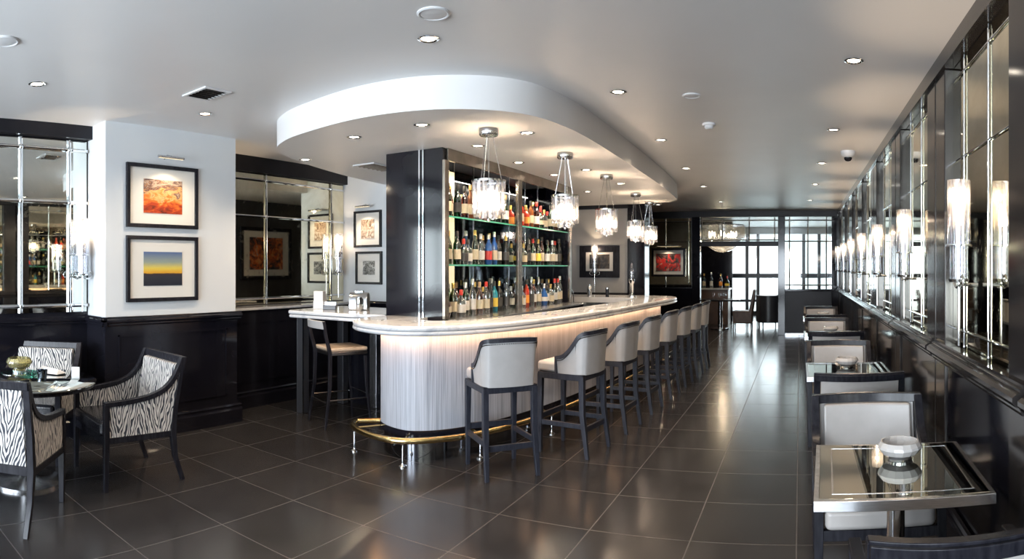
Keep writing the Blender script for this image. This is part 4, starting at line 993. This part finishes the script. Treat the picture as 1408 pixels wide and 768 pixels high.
MB().lathe([(0, 0), (.24, 0), (.24, .02), (.06, .05), (.06, .715), (0, .715)], seg=28).build('column', M['chrome'], t)
for i, (x, y) in enumerate(((-2.15, 15.6), (-2.0, 15.7), (-1.86, 15.6), (-1.95, 15.95))):
    lathe_thing('wine_glass', 'small stemmed glass on the far round table, %s from left' % ORD[i], 'glass', (x, y, .745), [('foot', [(0, 0), (.03, 0), (.004, .008), (.004, .07), (0, .07)], 'glass'), ('cup', [(.004, .07), (.03, .09), (.034, .13), (.028, .16)], 'glass')], 'glasses on the far round table')
def side_chair(label, loc, rz, m='brownleather'):
    t = thing('dining_chair', label, 'chair', loc, rz)
    for sx in (-1, 1):
        for sy in (-1, 1): MB().bars([(sx * .2, sy * .2, .38), (sx * .21, sy * .22, 0)], [(.02, .02), (.013, .013)]).build('leg', M['blackwood'], t)
    MB().box(-.24, .24, -.24, .24, .16, .47).build('seat', M[m], t, bevel=.03, seg=3)
    MB().side([(-.24, .40), (-.33, .98), (-.27, 1.0), (-.16, .47)], -.24, .24).build('backrest', M[m], t, bevel=.02, seg=3)
    return t
side_chair('tall brown leather chair right of the far round table', (-1.42, 15.75, 0), pi/2)
side_chair('brown leather chair left of the far round table', (-2.75, 15.8, 0), -pi/2)
t = thing('tub_chair', 'grey tub chair in front of the bright far window', 'chair', (-.80, 16.5, 0), .3)
P = [(.30, .26), (.31, 0), (.27, -.2), (.12, -.32), (-.12, -.32), (-.27, -.2), (-.31, 0), (-.30, .26)]
mb = MB(); ss = []
for i, p in enumerate(spline([(a, b, 0) for a, b in P], 4)):
    q = p.normalized(); ss.append([(p.x, p.y, .12), (p.x, p.y, .82), (p.x - q.x * .07, p.y - q.y * .07, .82), (p.x - q.x * .07, p.y - q.y * .07, .12)])
mb.strip(ss); mb.build('shell', M['darkgrey'], t, bevel=.015)
MB().box(-.23, .23, -.22, .27, .12, .45).build('seat', M['greyleather'], t, bevel=.03, seg=3)
for sx in (-1, 1):
    for sy in (-1, 1): MB().lathe([(0, 0), (.014, 0), (.02, .125), (0, .125)], (sx * .22, sy * .2, 0), 10).build('foot', M['blackwood'], t)
t = thing('drum_chandelier', 'wide crystal drum chandelier glowing in the next room', 'chandelier', (-2.0, 16.3, 0))
MB().lathe([(.60, 2.28), (.60, 2.62), (.57, 2.62), (.57, 2.28)], seg=48, close=True).build('drum', M['crystal'], t)
MB().lathe([(0, 1.93), (.15, 1.95), (.32, 2.03), (.45, 2.14), (.52, 2.28), (.50, 2.28), (.30, 2.06), (0, 1.97)], seg=32).build('crystal_bowl', M['crystal'], t)
MB().lathe([(0, 2.62), (.60, 2.62), (.60, 2.64), (.05, 2.66), (.05, CEIL), (0, CEIL)], seg=32).build('mount', M['chrome'], t)
for k in range(8):
    MB().lathe([(0, 2.34), (.02, 2.36), (.025, 2.42), (.01, 2.48), (0, 2.48)], (.35 * cos(k * pi/4), .35 * sin(k * pi/4), 0), 10).build('bulb', M['bulb'], t)
l = bpy.data.lights.new('chandelier_lamp', 'POINT'); l.energy = 30; l.color = (1, .8, .5); l.shadow_soft_size = .04
o = bpy.data.objects.new('chandelier_lamp', l); COL.objects.link(o); o.parent = t; o.location = (0, 0, 2.2)

# ------------------------------------------------------------------ daylight and camera
w = bpy.data.worlds.new('sky'); sc.world = w; w.use_nodes = True; N = w.node_tree.nodes; L = w.node_tree.links
bg = N['Background']; bg.inputs[0].default_value = (.86, .93, 1, 1); bg.inputs[1].default_value = 1.15
def window_light(name, loc, rot, sx, sy, e, col):
    l = bpy.data.lights.new(name, 'AREA'); l.shape = 'RECTANGLE'; l.size = sx; l.size_y = sy; l.energy = e; l.color = col
    o = bpy.data.objects.new(name, l); COL.objects.link(o); o.location = loc; o.rotation_euler = rot
for i, x in enumerate((-4.3, -2.5, -.65)):
    window_light('window_daylight', (x, YB - .16, 1.5), (pi/2, 0, 0), 1.35, 1.95, 124, (.82, .91, 1.0))
window_light('far_window_daylight', (-.6, YF + .2, 1.4), (pi/2, 0, pi), 3.2, 2.3, 75, (.85, .93, 1.0))

cam = bpy.data.cameras.new('camera'); co = bpy.data.objects.new('camera', cam); COL.objects.link(co)
co.location = (0, 0, EYE); co.rotation_euler = (pi/2, 0, (VX - 704) / F)
cam.type = 'PANO'; cam.panorama_type = 'CENTRAL_CYLINDRICAL'
cam.central_cylindrical_range_u_min = -704 / F; cam.central_cylindrical_range_u_max = 704 / F
cam.central_cylindrical_range_v_min = -(768 - HY) / F; cam.central_cylindrical_range_v_max = HY / F
cam.central_cylindrical_radius = 1
cam.clip_start = .05
sc.camera = co
sc.view_settings.view_transform = 'Standard'; sc.view_settings.look = 'None'; sc.view_settings.exposure = .75; sc.view_settings.gamma = 1
sc.view_settings.use_curve_mapping = False
cy = sc.cycles
cy.use_denoising = True; cy.max_bounces = 10; cy.diffuse_bounces = 4; cy.glossy_bounces = 6; cy.transmission_bounces = 6; cy.transparent_max_bounces = 24
cy.caustics_reflective = False; cy.caustics_refractive = False; cy.sample_clamp_indirect = 6; cy.blur_glossy = .3
